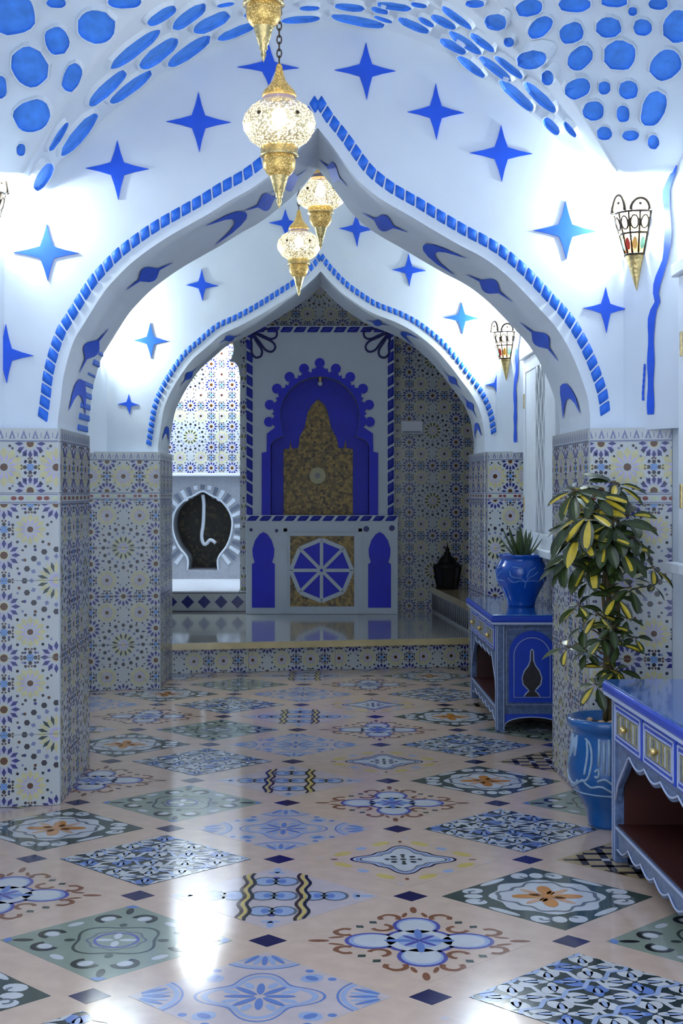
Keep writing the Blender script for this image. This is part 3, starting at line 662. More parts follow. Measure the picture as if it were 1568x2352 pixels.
ci = MB(); ci.box((-BW / 2, -BW / 2, -0.012), (BW / 2, BW / 2, -0.0003), 'f_cream'); ci.box((-.038, -.038, -0.01), (.038, .038, 0.0002), 'f_navy'); ci = ci.data('navy_inset')
for j in range(-4, 16):
    for i in range(-4, 4):
        c = A0 + ex * (i * S2) + ey * (j * S2)
        if not (2.0 < c.y < 9.75 and abs(c.x) < 1.62): continue
        mt = lambda a, p: Matrix.Translation(p) @ Matrix.Rotation(a + ROT, 4, 'Z')
        if (i + j) % 2 == 0: mk('navy_inset', ci, FL, mtx=mt(PI / 4, c))
        else:
            dd = PLAN[i]; row = (j - (i % 2 == 0)) // 2
            mk('floor_tile', DES[dd[row % 2]], FL, mtx=mt(PI / 4 + (row % 4) * PI / 2, c))
            for k in (0, 1):
                dirv = Matrix.Rotation(PI / 4 + k * PI / 2 + ROT, 4, 'Z') @ Vector((HS + BW / 2, 0, 0))
                mk('border_strip', st, FL, mtx=mt(PI / 4 + (k + 1) * PI / 2, c + dirv))

# ------------------------------------------------------------------ raised platform, back wall, alcove, benches
YB = 11.95; PZ = 0.21
mb = MB(); vprism(mb, [(-1.55, 9.32), (1.56, 9.89), (1.56, YB), (-1.55, YB)], 0, PZ - .046, 'stone_dark')
PL = struct('floor_platform', mb, 'raised step with tiled riser in front of the fountain')
mb = MB(); vprism(mb, [(-1.55, 9.275), (1.56, 9.845), (1.56, YB), (-1.55, YB)], PZ - .046, PZ - .002, 'cream_marble'); vprism(mb, [(-1.55, 9.30), (1.56, 9.87), (1.56, YB), (-1.55, YB)], PZ - .01, PZ, 'grey_marble'); mk('marble_slab', mb, PL)
k = (9.79 - 9.40) / 2.1
tiled(PL, (-1.1, 9.40 - .0), (1.1, 9.40 + 2.2 * .1833), [('lower', 0, PZ - .048)], us=0.13, vsun=-.124)
# back wall with the scalloped alcove opening on its left
SC = [(-.700, .2), (-.700, 1.9), (-.700, 2.25), (-.715, 2.34), (-.745, 2.385), (-.792, 2.392), (-.765, 2.44), (-.757, 2.50), (-.772, 2.60), (-.83, 2.66), (-.87, 2.66), (-.89, 2.72), (-.95, 2.80), (-1.02, 2.83), (-1.08, 2.86)]
SCL = [(-2.16 - x, z) for x, z in SC][:-1]
inner_b = [Vector((x, z, 0)) for x, z in SCL] + [Vector((x, z, 0)) for x, z in SC[::-1]]
mb = MB(); arch_wall(mb, inner_b, -1.72, 1.72, 3.45, YB, YB + .12, 'white_tile')
WB = struct('wall_back', mb, 'tiled end wall behind the fountain with a scalloped alcove opening')
UP = [('lower', PZ + .612 * 0 + .306 * i, PZ + .306 * (i + 1)) for i in range(10)]
tiled(WB, (.645, YB), (1.56, YB), UP, us=.337, vsun=.562)
tiled(WB, (-.64, YB), (.64, YB), [('lower', 2.658, 2.964), ('lower', 2.964, 3.27)], us=0.02, vsun=.562)
tiled(WB, (-.698, YB), (-.64, YB), UP, us=0.03, vsun=.46)
YA = 13.4
mb = MB(); mb.box((-1.72, YA + .56, 0), (-.55, YA + .66, 3.45), 'stone_dark')
WA = struct('wall_alcove', mb)
kp = [(430, 1310), (430, 1282), (410, 1255), (398, 1225), (396, 1195), (404, 1170), (425, 1148), (445, 1138), (465, 1128), (485, 1138), (505, 1148), (524, 1170), (533, 1195), (531, 1225), (520, 1255), (501, 1282), (501, 1310)]
kin = spline([(P3(x, y, YA).x, P3(x, y, YA).z, 0) for x, y in kp], 60)
mb = MB(); outl = [(-1.60, .38), (-1.60, 1.41), (-.60, 1.41), (-.60, .38), (kin[-1].x, .38)] + [(p.x, p.y) for p in kin[::-1]] + [(kin[0].x, .38)]
outl = [(-1.60, .38), (-1.60, 1.41), (-.60, 1.41), (-.60, .38), (kin[-1].x, .40)]
# plaster panel with the keyhole cut through (two halves joined at the axis)
xm = kin[30].x; zt = kin[30].y; z0 = kin[0].y
lft = [(-1.62, .38), (-1.62, 1.41), (xm, 1.41), (xm, zt)] + [(p.x, p.y) for p in kin[29::-1]] + [(kin[0].x, z0), (xm, z0), (xm, .38)]
rgt = [(xm, .38), (xm, z0), (kin[-1].x, z0)] + [(p.x, p.y) for p in kin[:30:-1]] + [(xm, zt), (xm, 1.41), (-.58, 1.41), (-.58, .38)]
mb.face([(x, YA, z) for x, z in lft], 'grey_plaster'); mb.face([(x, YA, z) for x, z in rgt], 'grey_plaster')
for i in range(59): mb.face([(kin[i].x, YA, kin[i].y), (kin[i + 1].x, YA, kin[i + 1].y), (kin[i + 1].x, YA + .55, kin[i + 1].y), (kin[i].x, YA + .55, kin[i].y)], 'grey_plaster')
mb.face([(kin[0].x, YA, z0), (kin[0].x, YA + .55, z0), (kin[-1].x, YA + .55, z0), (kin[-1].x, YA, z0)], 'grey_plaster')
mk('keyhole_panel', mb, WA)
mb = MB(); mb.tube([(p.x, YA - .004, p.y) for p in kin], .011, 'plaster', 6); mk('keyhole_rim', mb, WA)
cxk, czk = P3(465, 1215, YA).x, P3(465, 1215, YA).z
for q in range(31):
    a = math.radians(-52 + q * (284 / 30)); b0, b1 = .315, .43
    if 80 < math.degrees(a) < 100: b0 = .39
    dd = math.radians(2.7); p = [(cxk + r * math.cos(t), YA - .008, czk + r * math.sin(t)) for r, t in ((b0, a - dd), (b1, a - dd), (b1, a + dd), (b0, a + dd))]
    mb = MB(); mb.plate(p, (0, -.010, 0), 'grey_strip' if q % 2 else 'plaster'); mk('voussoir', mb, WA)
mb = MB(); mb.box((-1.62, YA - .10, 1.405), (-.58, YA + .02, 1.432), 'white_marble', .004); mk('ledge', mb, WA)
mb = MB(); mb.box((-1.62, YA + .001, 1.42), (-.58, YA + .1, 3.34), 'plaster'); mk('upper_panel', mb, WA)
tiled(WA, (-1.60, YA), (-.58, YA), [('lower', 1.434 + .306 * i, 1.74 + .306 * i) for i in range(6)], us=.33, vsun=1.79)
mb = MB(); mb.box((-1.60, YA + .50, .40), (-.58, YA + .55, 1.41), 'shade_mosaic'); mk('recess_back', mb, WA)
mb = MB(); mb.box((-1.72, YB + .1, 0), (-1.60, YA + .4, 3.34), 'plaster'); mk('side_panel', mb, WA)
mb = MB(); mb.box((-.58, YB + .1, 0), (-.46, YA + .4, 3.34), 'plaster'); mk('side_panel', mb, WA)
mb = MB(); mb.box((-1.72, YB + .1, 3.30), (-.46, YA + .4, 3.40), 'plaster'); mk('soffit_panel', mb, WA)
# alcove floor and the bench before it
mb = MB(); mb.box((-1.455, YB, 0), (-.705, YB + .1, .397), 'white_marble'); mb.box((-1.60, YB + .1, 0), (-.58, YA, .397), 'white_marble'); mk('alcove_floor', mb, WA)
BZ = .397; XB0, XB1 = -1.55, -.64
be = thing('marble_bench', 'white topped bench with navy diamonds on its front, under the lit alcove', 'bench', (-1.1, 11.74, PZ))
def loc(px, py, Y, t): p = P3(px, py, Y); return p - t.location
mb = MB(); mb.box((XB0 + 1.1, .035, 0), (XB1 + 1.1, .205, BZ - PZ - .012), 'white_tile'); mk('bench_body', mb, be)
mb = MB(); mb.box((XB0 + 1.1, 0.012, BZ - PZ - .012), (.40, .207, BZ - PZ), 'white_marble'); mk('bench_top', mb, be)
for zz, h in ((BZ - PZ - .020, .010), (.008, .008)):
    mb = MB(); mb.box((XB0 + 1.1, .028, zz), (XB1 + 1.1, .036, zz + h), 't_dark'); mk('border_line', mb, be)
for x in (391, 430, 468, 507, 545, 352):
    c = loc(x, 1384, 11.74, be); r = .056; mb = MB(); mb.plate([(c.x + a * r, .030, .093 + b * r) for a, b in ((-1, 0), (0, -1), (1, 0), (0, 1))], (0, -.006, 0), 't_navy'); mk('diamond_inlay', mb, be)
# bench on the right
pl = [(.955, YB - .01), (1.085, 10.05), (1.55, 10.05), (1.55, YB - .01)]
b2 = thing('stone_bench', 'cream topped stone bench with dark triangle tiles beside the dim right wall', 'bench', (1.3, 11.0, PZ))
sh = lambda q, o: [(x - 1.3, y - 11.0) for x, y in q]
mb = MB(); vprism(mb, sh([(.975, YB - .01), (1.105, 10.06), (1.55, 10.06), (1.55, YB - .01)], 0), 0, .17, 'white_tile'); mk('bench_body', mb, b2)
mb = MB(); vprism(mb, sh(pl, 0), .17, .22, 'cream_marble'); mk('bench_top', mb, b2)
for q in range(22):
    t0 = (q + .5) / 22; x, y = .975 + .13 * t0 - 1.3 - .003, YB - .01 - (YB - 10.07) * t0 - 11.0; mb = MB()
    mb.plate([(x + .003, y + .036, .02), (x - .003, y - .036, .02), (x, y, .155)], (-.004, 0, 0), 't_dark'); mk('triangle_inlay', mb, b2)

# ------------------------------------------------------------------ fountain
YF = 11.75; FX = P3(735, 1130, YF).x
fo = thing('wall_fountain', 'tall blue and white wall fountain with keyhole niche and wheel panel', 'fountain', (FX, YF, PZ))
def fp(px, py, dy=0.0): p = P3(px, py, YF); return Vector((p.x - FX, dy, p.z - PZ))
def poly_plate(name, pix, y, th, m, parent=fo, ms=None): mb = MB(); mb.plate([fp(x, yy, y) for x, yy in pix], (0, -th, 0), m, ms); return mk(name, mb, parent)
def arc(cx, cy, r, a0, a1, n): return [(cx + r * math.cos(math.radians(a0 + (a1 - a0) * k / n)), cy - r * math.sin(math.radians(a0 + (a1 - a0) * k / n))) for k in range(n + 1)]
nich = [(622, 1192), (622, 1022), (630, 1010), (652, 1001)] + [(648, 985)] + arc(734, 956, 91, 192, -12, 22)[1:-1] + [(820, 985), (816, 1001), (838, 1010), (847, 1022), (847, 1192)]
pan = [(566, 1192), (566, 748), (905, 748), (905, 1192)] + nich[::-1]
mb = MB(); mb.plate([fp(x, y, 0) for x, y in pan], (0, -.19, 0), 'plaster'); mk('surround_panel', mb, fo)
# blue crested frame round the niche
ro = [(601, 1192), (601, 1040), (612, 1036), (612, 1000), (620, 990), (640, 990)] 
crest = []
kn = [(617.6, 969), (619.5, 930), (636, 893), (665, 866), (698, 847), (734, 834), (771, 847), (804, 866), (833, 893), (847, 930), (849, 969)]
out_l = []
for i, (x, y) in enumerate(kn):
    dx, dy = x - 734, y - 962; L = math.hypot(dx, dy); ux, uy = dx / L, dy / L; tx, ty = -uy, ux; b0 = L - 14
    if i: 
        p = kn[i - 1]; mx_, my_ = (x + p[0]) / 2, (y + p[1]) / 2; l2 = math.hypot(mx_ - 734, my_ - 962); out_l.append((734 + (mx_ - 734) / l2 * (l2 - 6), 962 + (my_ - 962) / l2 * (l2 - 6)))
    out_l += [(734 + ux * b0 - tx * 13, 962 + uy * b0 - ty * 13), (x - ux * 7 - tx * 6, y - uy * 7 - ty * 6)]
    out_l += [(x + math.cos(a) * 11.5 * ux - math.sin(a) * 11.5 * tx * -1, y + math.cos(a) * 11.5 * uy + math.sin(a) * 11.5 * ty) for a in [math.radians(v) for v in range(-125, 126, 25)]]
    out_l += [(x - ux * 7 + tx * 6, y - uy * 7 + ty * 6), (734 + ux * b0 + tx * 13, 962 + uy * b0 + ty * 13)]
frame = [(601, 1192), (601, 1040), (612, 1038), (613, 996), (622, 989)] + out_l + [(846, 989), (856, 996), (857, 1038), (868, 1040), (868, 1192)] + nich[::-1]
poly_plate('niche_frame', frame, -.012, .014, 'deep_blue')
poly_plate('niche_back', [(606, 1192), (606, 850), (862, 850), (862, 1192)], .165, .01, 'deep_blue')
mb = MB()
nn_ = len(nich)
for i in range(nn_ - 1):
    a, b = fp(*nich[i], -.012), fp(*nich[i + 1], -.012); mb.face([a, b, b + Vector((0, .17, 0)), a + Vector((0, .17, 0))], 'plaster')
mk('niche_reveal', mb, fo)
poly_plate('gold_backdrop', [(650, 1190), (650, 1030), (664, 1029), (666, 1010), (669, 1029), (684, 1028), (688, 1000), (699, 980), (706, 945), (716, 928), (730, 914), (744, 926), (752, 942), (760, 980), (773, 1004), (778, 1028), (790, 1028), (794, 1008), (797, 1028), (811, 1030), (811, 1190)], .148, .012, 'gold_mosaic')
mb = MB(); o_, i_ = arc(729, 1092, 19, 0, 360, 28)[:-1], arc(729, 1092, 6.5, 0, 360, 28)[:-1]
for q in range(28):
    z = (q + 1) % 28; mb.face([fp(*o_[q], .132), fp(*i_[q], .13), fp(*i_[z], .13), fp(*o_[z], .132)], 'cream_ring'); mb.face([fp(*o_[q], .132), fp(*o_[z], .132), fp(*o_[z], .146), fp(*o_[q], .146)], 'cream_ring')
mk('spout_ring', mb, fo)
mb = MB(); mb.plate([fp(x, y, .140) for x, y in arc(729, 1092, 7, 0, 360, 14)[:-1]], (0, -.004, 0), 't_dark'); mk('spout_hole', mb, fo)
mb = MB(); c = fp(735, 880, .05); mb.ball(c, .022, 'bulb_off'); mb.lathe([(.012, .015), (.016, .03), (.016, .055)], 'gold', 12, c=c); mk('niche_bulb', mb, fo)
# rope border, fans in the corners
def frope(pts, pitch, wd, sl):
    rm_ = rope_mesh(pitch * .80, wd, .010, sl, 'niche_rope'); rope_row(fo, [Vector((fp(x, y).x, fp(x, y).z, 0)) for x, y in pts], rm_, pitch, -.004)
frope([(573, 1188), (573, 752)], .100, .052, .55); frope([(897, 1188), (897, 752)], .100, .052, -.55); frope([(582, 757), (888, 757)], .112, .046, .6)
for sx, cx in ((1, 575), (-1, 896)):
    for tip, nx, ny in (((58, 8), 6, 18), ((52, 42), 14, 12), ((18, 58), 16, 4)):
        mb = MB(); ax, ay = tip; L = math.hypot(ax, ay); ux, uy = ax / L, ay / L
        pts = [(0, 0), (.45 * ax - uy * 6, .45 * ay + ux * 6), (.80 * ax - uy * 12, .80 * ay + ux * 12), (ax - uy * 8, ay + ux * 8), (ax + ux * 3, ay + uy * 3), (ax + uy * 8, ay - ux * 8), (.80 * ax + uy * 12, .80 * ay - ux * 12), (.45 * ax + uy * 6, .45 * ay - ux * 6)]
        cv = spline([fp(cx + sx * x, 760 + y, -.006) for x, y in pts + [pts[0]]], 36)[:-1]
        mb.tube(cv, .009, 'tube_blue', 6, True); mk('fan_petal', mb, fo)
# basin block with panels
mb = MB(); a, b = fp(566, 1408), fp(912, 1196); mb.box((a.x, -.12, 0), (b.x, .0, b.z), 'plaster', .006); mb.box((a.x, 0, 0), (b.x, .19, b.z), 'plaster'); ba = mk('basin_block', mb, fo)
YP = -.12
def bp(name, pix, th, m, dy=0): 
    mb = MB(); mb.plate([fp(x, y, YP - th - dy) for x, y in pix], (0, -th, 0), m); return mk(name, mb, fo)
rm_ = rope_mesh(.082, .044, .010, .7, 'niche_rope'); rope_row(fo, [Vector((fp(568, 1190).x, fp(568, 1190).z, 0)), Vector((fp(911, 1190).x, fp(911, 1190).z, 0))], rm_, .100, YP - .003)
mb = MB(); mb.box((fp(566, 0).x, YP - .004, fp(0, 1197).z), (fp(912, 0).x, .02, fp(0, 1183).z), 'plaster'); mk('basin_lip', mb, fo)
for c in (606, 870):
    pts = [(c - 26, 1393), (c - 26, 1294), (c - 20, 1290), (c - 24, 1276), (c - 25, 1260), (c - 19, 1240), (c - 9, 1226), (c, 1221), (c + 9, 1226), (c + 19, 1240), (c + 25, 1260), (c + 24, 1276), (c + 20, 1290), (c + 26, 1294), (c + 26, 1393)]
    bp('arched_panel', pts, .005, 'deep_blue')
for x, y, r in ((578, 1216, 4), (636, 1218, 4), (840, 1214, 6.5), (898, 1212, 6.5)): bp('blue_dot', arc(x, y, r, 0, 360, 14)[:-1], .006, 'tube_blue')
wx, wy, wr = 738, 1308, 70
for (x0, y0, x1, y1) in ((652, 1213, 660, 1404), (822, 1213, 830, 1404), (652, 1213, 830, 1220)):
    bp('panel_moulding', [(x0, y1), (x1, y1), (x1, y0), (x0, y0)], .012, 'plaster')
bp('gold_inlay', [(667, 1390), (812, 1390), (812, 1230), (667, 1230)], .003, 'gold_mosaic')
oc = [(wx + wr * math.sin(k * PI / 4), wy - wr * 1.0 * math.cos(k * PI / 4)) for k in range(8)]
for k in range(8): bp('wheel_segment', [(wx, wy), oc[(k + 1) % 8], oc[k]][::1], .003, 'deep_blue', .003)
def bar(name, p, q, wd, th=.012):
    dx, dy = q[0] - p[0], q[1] - p[1]; L = math.hypot(dx, dy); nx, ny = -dy / L * wd, dx / L * wd
    bp(name, [(p[0] + nx, p[1] + ny), (q[0] + nx, q[1] + ny), (q[0] - nx, q[1] - ny), (p[0] - nx, p[1] - ny)][::-1], th, 'plaster')
for k in range(8): bar('wheel_rim', oc[k], oc[(k + 1) % 8], 4.5); bar('spoke', (wx, wy), oc[k], 3.8, .011)
bp('wheel_hub', arc(wx, wy, 8, 0, 360, 16)[:-1], .014, 'plaster'); bp('hub_dot', arc(wx, wy, 3.5, 0, 360, 12)[:-1], .003, 'deep_blue', .013)

# small things of the end room
mb = MB(); cv = spline([P3(x, y, YA + .03) for x, y in [(466, 1136), (468, 1160), (467, 1200), (463, 1232), (468, 1250), (476, 1247), (482, 1240), (490, 1243), (495, 1248)]], 40)
h0 = Vector(cv[-1]); mb.tube([p - h0 for p in cv], .018, 'hose', 8); mk('water_hose', mb, label='pale grey hose hanging with a hooked end in the dark keyhole niche', cat='hose', loc=h0)
bx = thing('wall_box', 'small white plastic box fixed on the tiled wall right of the fountain', 'wall box', (P3(945, 997, YB).x, YB - .009, P3(945, 997, YB).z))
mb = MB(); mb.box((-.095, -.03, 0), (.095, .0, .115), 'white_frame', .008); mk('housing', mb, bx)
mb = MB(); mb.box((-.08, -.034, .012), (.08, -.03, .022), 'grey_strip'); mk('seam', mb, bx)
# dark hexagonal lantern on the right bench
lx, ly = P3(1027, 1340, 11.55).x, 11.55
ln = thing('floor_lantern', 'black pierced metal lantern with domed top standing on the stone bench', 'lantern', (lx, ly, PZ + .22))
mb = MB(); mb.lathe([(.001, 0), (.095, 0), (.10, .015), (.085, .03), (.001, .03)], 'black_iron', 6, smooth=False); mk('base', mb, ln)
for k in range(6):
    a = k * PI / 3; mb = MB(); mb.tube([(.088 * math.cos(a), .088 * math.sin(a), .03), (.115 * math.cos(a), .115 * math.sin(a), .19)], .008, 'black_iron'); mk('post', mb, ln)
    b = a + PI / 3; mb = MB(); q = [(.086 * math.cos(a), .086 * math.sin(a), .03), (.086 * math.cos(b), .086 * math.sin(b), .03), (.112 * math.cos(b), .112 * math.sin(b), .19), (.112 * math.cos(a), .112 * math.sin(a), .19)]
    mb.face(q, 'glass_dark'); mk('pane', mb, ln)
mb = MB(); mb.lathe([(.122, .185), (.125, .20), (.09, .215), (.075, .24), (.062, .262), (.03, .285), (.034, .30), (.016, .32), (.02, .335), (.006, .36), (.001, .40)], 'black_iron', 12); mk('dome', mb, ln)

# ------------------------------------------------------------------ lights with their lamps
def point(name, p, wt, col, r, parent=None):
    l = bpy.data.lights.new(name, 'POINT'); l.energy = wt; l.color = col; l.shadow_soft_size = r
    o = bpy.data.objects.new(name, l); COL.objects.link(o); o.location = p
    if parent: o.parent = parent
    return o
def sconce(x, y, z, ang, label, watts, group='wall sconces'):
    t = thing('wall_sconce', label, 'sconce', (x, y, z), ang, group)        # faces local -y
    H = .37
    mb = MB(); mb.lathe([(.001, 0), (.012, .035), (.030, .095), (.042, .135), (.046, .14), (.040, .145)], 'gold', 14, PI, 2 * PI); mk('cone', mb, t)
    mb = MB(); mb.plate([(-.085, -.002, .30), (-.044, -.002, .14), (0, -.002, 0), (.044, -.002, .14), (.085, -.002, .30)][::-1], (0, -.003, 0), 'gold'); mk('back_plate', mb, t)
    for k in range(7):
        a = PI + PI * k / 6; mb = MB(); mb.tube([(.043 * math.cos(a), .043 * math.sin(a), .14), (.066 * math.cos(a), .066 * math.sin(a), .22), (.086 * math.cos(a), .086 * math.sin(a), .30)], .0046, 'dark_metal', 5); mk('rib', mb, t)
    for r, zz in ((.045, .14), (.066, .22), (.088, .30)):
        mb = MB(); mb.tube([(r * math.cos(PI + PI * q / 16), r * math.sin(PI + PI * q / 16), zz) for q in range(17)], .0056, 'dark_metal', 5); mk('hoop', mb, t)
    for k in range(6):
        a = PI + PI * (k + .5) / 6; rr = .056; c = Vector((rr * math.cos(a), rr * math.sin(a), .18)); tx = Vector((-math.sin(a), math.cos(a), 0)); tz = Vector((.27 * math.cos(a), .27 * math.sin(a), .96))
        mb = MB(); mb.face([c + tx * .010 * math.cos(q * PI / 5) + tz * .026 * math.sin(q * PI / 5) for q in range(10)], ('glass_red', 'glass_amber', 'glass_green')[k % 3]); mk('coloured_pane', mb, t)
        c = Vector((.077 * math.cos(a), .077 * math.sin(a), .26)); mb = MB(); mb.tube([c + tx * .015 * math.cos(q * PI / 6) + tz * .026 * math.sin(q * PI / 6) for q in range(12)], .0042, 'dark_metal', 5, True); mk('scroll', mb, t)
        if k % 2 == 0:
            a2 = PI + PI * (k + 1) / 6; tx2 = Vector((-math.sin(a2), math.cos(a2), 0)); c = Vector((.088 * math.cos(a2), .088 * math.sin(a2), .305)); hh = .065 if k == 2 else .045
            mb = MB(); mb.tube([c + tx2 * .036 * math.cos(q * PI / 10) + Vector((0, 0, hh * math.sin(q * PI / 10))) for q in range(11)], .0072, 'dark_metal', 6); mk('crest_loop', mb, t)
            mb = MB(); mb.ball(c + Vector((0, 0, hh * .5)), .007, 'dark_metal', 8); mk('crest_bead', mb, t)
    mb = MB(); mb.ball((0, -.032, .215), .017, 'bulb', 10, 1.4); mk('bulb', mb, t)
    point('sconce_light', (0, -.045, .285), watts, (.86, .98, 1.0), .03, t)
def ch_mount(ab, px):
    p = PV(px, 900, *ab); d = Vector((ab[1][0] - ab[0][0], ab[1][1] - ab[0][1], 0)).normalized(); n = Vector((d.y, -d.x, 0))
    if n.y > 0: n = -n
    return p, math.atan2(n.x, -n.y), n
for ab, px, z, lb, wt in ((CH1R, 1462, 2.05, 'pierced brass cone sconce glowing by the larger arch beside a blue line', SCONCE_W), (CH1L, -40, 2.12, 'pierced brass cone sconce by the larger arch on the side without a blue line', SCONCE_W),
                      (CH2R, 1163, 1.95, 'pierced brass cone sconce by the smaller arch above the aloe pot', SCONCE_W * 1.6), (CH2L, 217, 1.965, 'pierced brass cone sconce by the smaller arch beside the jamb with upright rope dashes', SCONCE_W * 1.6)):
    p, an, n = ch_mount(ab, px); sconce(p.x + n.x * .002, p.y + n.y * .002, z, an, lb, wt)
# alcove lamp
al = thing('unseen_ceiling_lamp', 'round white ceiling lamp over the alcove bench', 'lamp', (-1.16, 12.95, 3.295))
mb = MB(); mb.lathe([(.001, -.03), (.10, -.03), (.115, -.012), (.115, 0)], 'white_frame', 20); mk('housing', mb, al)
mb = MB(); mb.lathe([(.001, -.034), (.095, -.034), (.10, -.029)], 'lamp_disc', 20); mk('diffuser', mb, al)
point('alcove_light', (0, 0, -.14), 44, (.90, .97, 1.0), .15, al)

el_ = thing('unseen_ceiling_lamp', 'added unseen ceiling lamp, faint fill light for the end room before the fountain', 'lamp', (.2, 10.25, 3.395))  # added lamp, out of view, faintly brightens the end room
mb = MB(); mb.lathe([(.001, -.05), (.14, -.05), (.16, -.02), (.16, 0)], 'white_frame', 20); mk('housing', mb, el_)
mb = MB(); mb.lathe([(.001, -.056), (.13, -.056), (.14, -.049)], 'lamp_disc', 20); mk('diffuser', mb, el_)
point('end_room_fill', (0, 0, -.14), 0.3, (.86, 1.0, .84), .1, el_)
GL = [(.001, -.066), (.046, -.064), (.062, -.056), (.092, -.03), (.106, 0), (.104, .022), (.090, .046), (.066, .062), (.052, .068)]
def hang_lantern(px, py, Y, s, shape, label, ztop):
    p = P3(px, py, Y); t = thing('hanging_lantern', label, 'lantern', (p.x, p.y, p.z), 0, 'hanging brass lanterns')
    sc_ = lambda pr: [(r * s, z * s) for r, z in pr]
    mb = MB()
    if shape == 'globe': mb.lathe(sc_([(.052, -.072), (.068, -.066), (.098, -.046), (.120, -.012), (.124, .012), (.116, .040), (.094, .066), (.064, .084)]), 'lantern_globe', 36); top = .084
    else: mb.lathe(sc_([(.052, -.055), (.085, -.050), (.112, -.030), (.118, -.010), (.105, .020), (.082, .050), (.062, .075), (.045, .092)]), 'lantern_globe', 36); top = .092
    mk('globe', mb, t); b = -.072 if shape == 'globe' else -.055
    mb = MB(); mb.lathe(sc_([(.001, b), (.060, b + .004), (.064, b - .002), (.062, b - .022), (.066, b - .028), (.05, b - .03)]), 'gold', 28); mk('collar', mb, t)
    mb = MB(); mb.lathe(sc_([(.050, b - .028), (.056, b - .045), (.054, b - .068), (.044, b - .085), (.030, b - .098)]), 'lantern_cap', 24); mk('lower_cup', mb, t)
    mb = MB(); mb.lathe(sc_([(.032, b - .096), (.026, b - .115), (.016, b - .150), (.012, b - .155), (.013, b - .165), (.007, b - .172), (.009, b - .182), (.001, b - .205)]), 'gold', 18); mk('finial', mb, t)
    mb = MB(); mb.lathe(sc_([(.060, top - .004), (.056, top), (.055, top + .016)]), 'mauve_glass', 24); mk('glass_band', mb, t)
    mb = MB(); mb.lathe(sc_([(.056, top + .014), (.060, top + .020), (.052, top + .036), (.034, top + .056), (.022, top + .072), (.014, top + .100), (.010, top + .122), (.004, top + .130)]), 'lantern_cap', 24); mk('bell_cap', mb, t)
    for sx in (-1, 1):
        mb = MB(); a = -PI / 2 + sx * .55; mb.ball((.121 * s * math.cos(a), .121 * s * math.sin(a), .02 * s), .007 * s, 'dark_metal', 8); mk('glass_boss', mb, t)
    mb = MB(); mb.ball((0, 0, .030 * s), .026 * s, 'bulb', 12, 1.3); mk('bulb', mb, t)
    point('lantern_light', (0, 0, -.02 * s), 2.6, (1.0, .98, .93), .03, t)
    z = (top + .128) * s; k = 0
    while p.z + z < ztop - .012 and k < 60:
        mb = MB(); lk = .0125; mb.tube([(lk * .62 * math.cos(q * PI / 5) * (k % 2), lk * .62 * math.cos(q * PI / 5) * ((k + 1) % 2), z + lk + lk * 1.2 * math.sin(q * PI / 5)) for q in range(10)], .0026, 'dark_metal', 5, True)
        mk('chain_link', mb, t); z += lk * 1.85; k += 1
    mb = MB(); mb.lathe([(.001, -.03), (.035, -.02), (.045, 0)], 'gold', 16, c=(0, 0, ztop - p.z)); mk('ceiling_rose', mb, t)
hang_lantern(641, 291, 4.62, 1.0, 'globe', 'brass lantern with round speckled globe hanging before the larger arch, chain in view', vault_z(-.138, 4.62))
p_ = P3(605, -62, 4.25); hang_lantern(605, -62, 4.25, 1.0, 'globe', 'brass lantern hanging highest under the pebbled vault, only its pointed foot in view', vault_z(p_.x, 4.25))
hang_lantern(736, 452, 7.10, 1.05, 'pear', 'brass lantern with pear-shaped speckled body hanging behind the larger arch', 3.2)
hang_lantern(686, 568, 7.75, 1.0, 'globe', 'lowest hanging brass lantern with a round globe, behind the larger arch', 3.2)

# ------------------------------------------------------------------ windows on the right
def window(name, X, ya, yb, z0, z1, lab):
    mb = MB(); d = .05; f = .085
    mb.box((X - d, ya, z0), (X + .02, ya + f, z1), 'white_frame', .004); mb.box((X - d, yb - f, z0), (X + .02, yb, z1), 'white_frame', .004)
    mb.box((X - d + .001, ya + f, z0), (X + .02, yb - f, z0 + f), 'white_frame', .004); mb.box((X - d + .001, ya + f, z1 - f), (X + .02, yb - f, z1), 'white_frame', .004)
    wdw = struct(name, mb, lab)
    mb = MB(); mb.box((X - .07, ya - .03, z1), (X, yb + .03, z1 + .05), 'white_frame', .006); mb.box((X - .05, ya - .02, z1 + .05), (X, yb + .02, z1 + .09), 'white_frame', .006); mk('cornice', mb, wdw)
    mb = MB(); mb.box((X - .09, ya - .03, z0 - .04), (X, yb + .03, z0), 'white_frame', .005); mk('sill', mb, wdw)
    mb = MB(); mb.box((X - .012, ya + f, z0 + f), (X + .015, yb - f, z1 - f), 'glass_dark'); mk('pane', mb, wdw)
    mid = (ya + yb) / 2
    for a, b in ((mid + .12, yb - f), (ya + f, mid - .20)):
        mb = MB(); mb.box((X - .045, a, z0 + f), (X - .02, b, z1 - f), 'white_frame', .004); mk('shutter', mb, wdw)
    for q in range(5):
        yy = mid - .17 + q * .065; mb = MB(); mb.tube([(X - .04 + 0, yy + .022 * math.sin(k * .8 + q * PI), z0 + f + (z1 - z0 - 2 * f) * k / 30) for k in range(31)], .010, 'white_frame', 6); mk('grille_bar', mb, wdw)
    for zz in (z0 + .2, z1 - .3):
        mb = MB(); mb.box((X - d - .006, yb - f * .7, zz), (X - d + .001, yb - f * .45, zz + .09), 'gold', .002); mk('hinge', mb, wdw)
window('window_1', XR1, 3.9, 5.08, .99, 2.05, 'white framed window on the wall above the nearer console table')
window('window_2', XR2, 7.28, 8.42, .93, 2.06, 'white framed window with wavy grille behind the aloe pot')

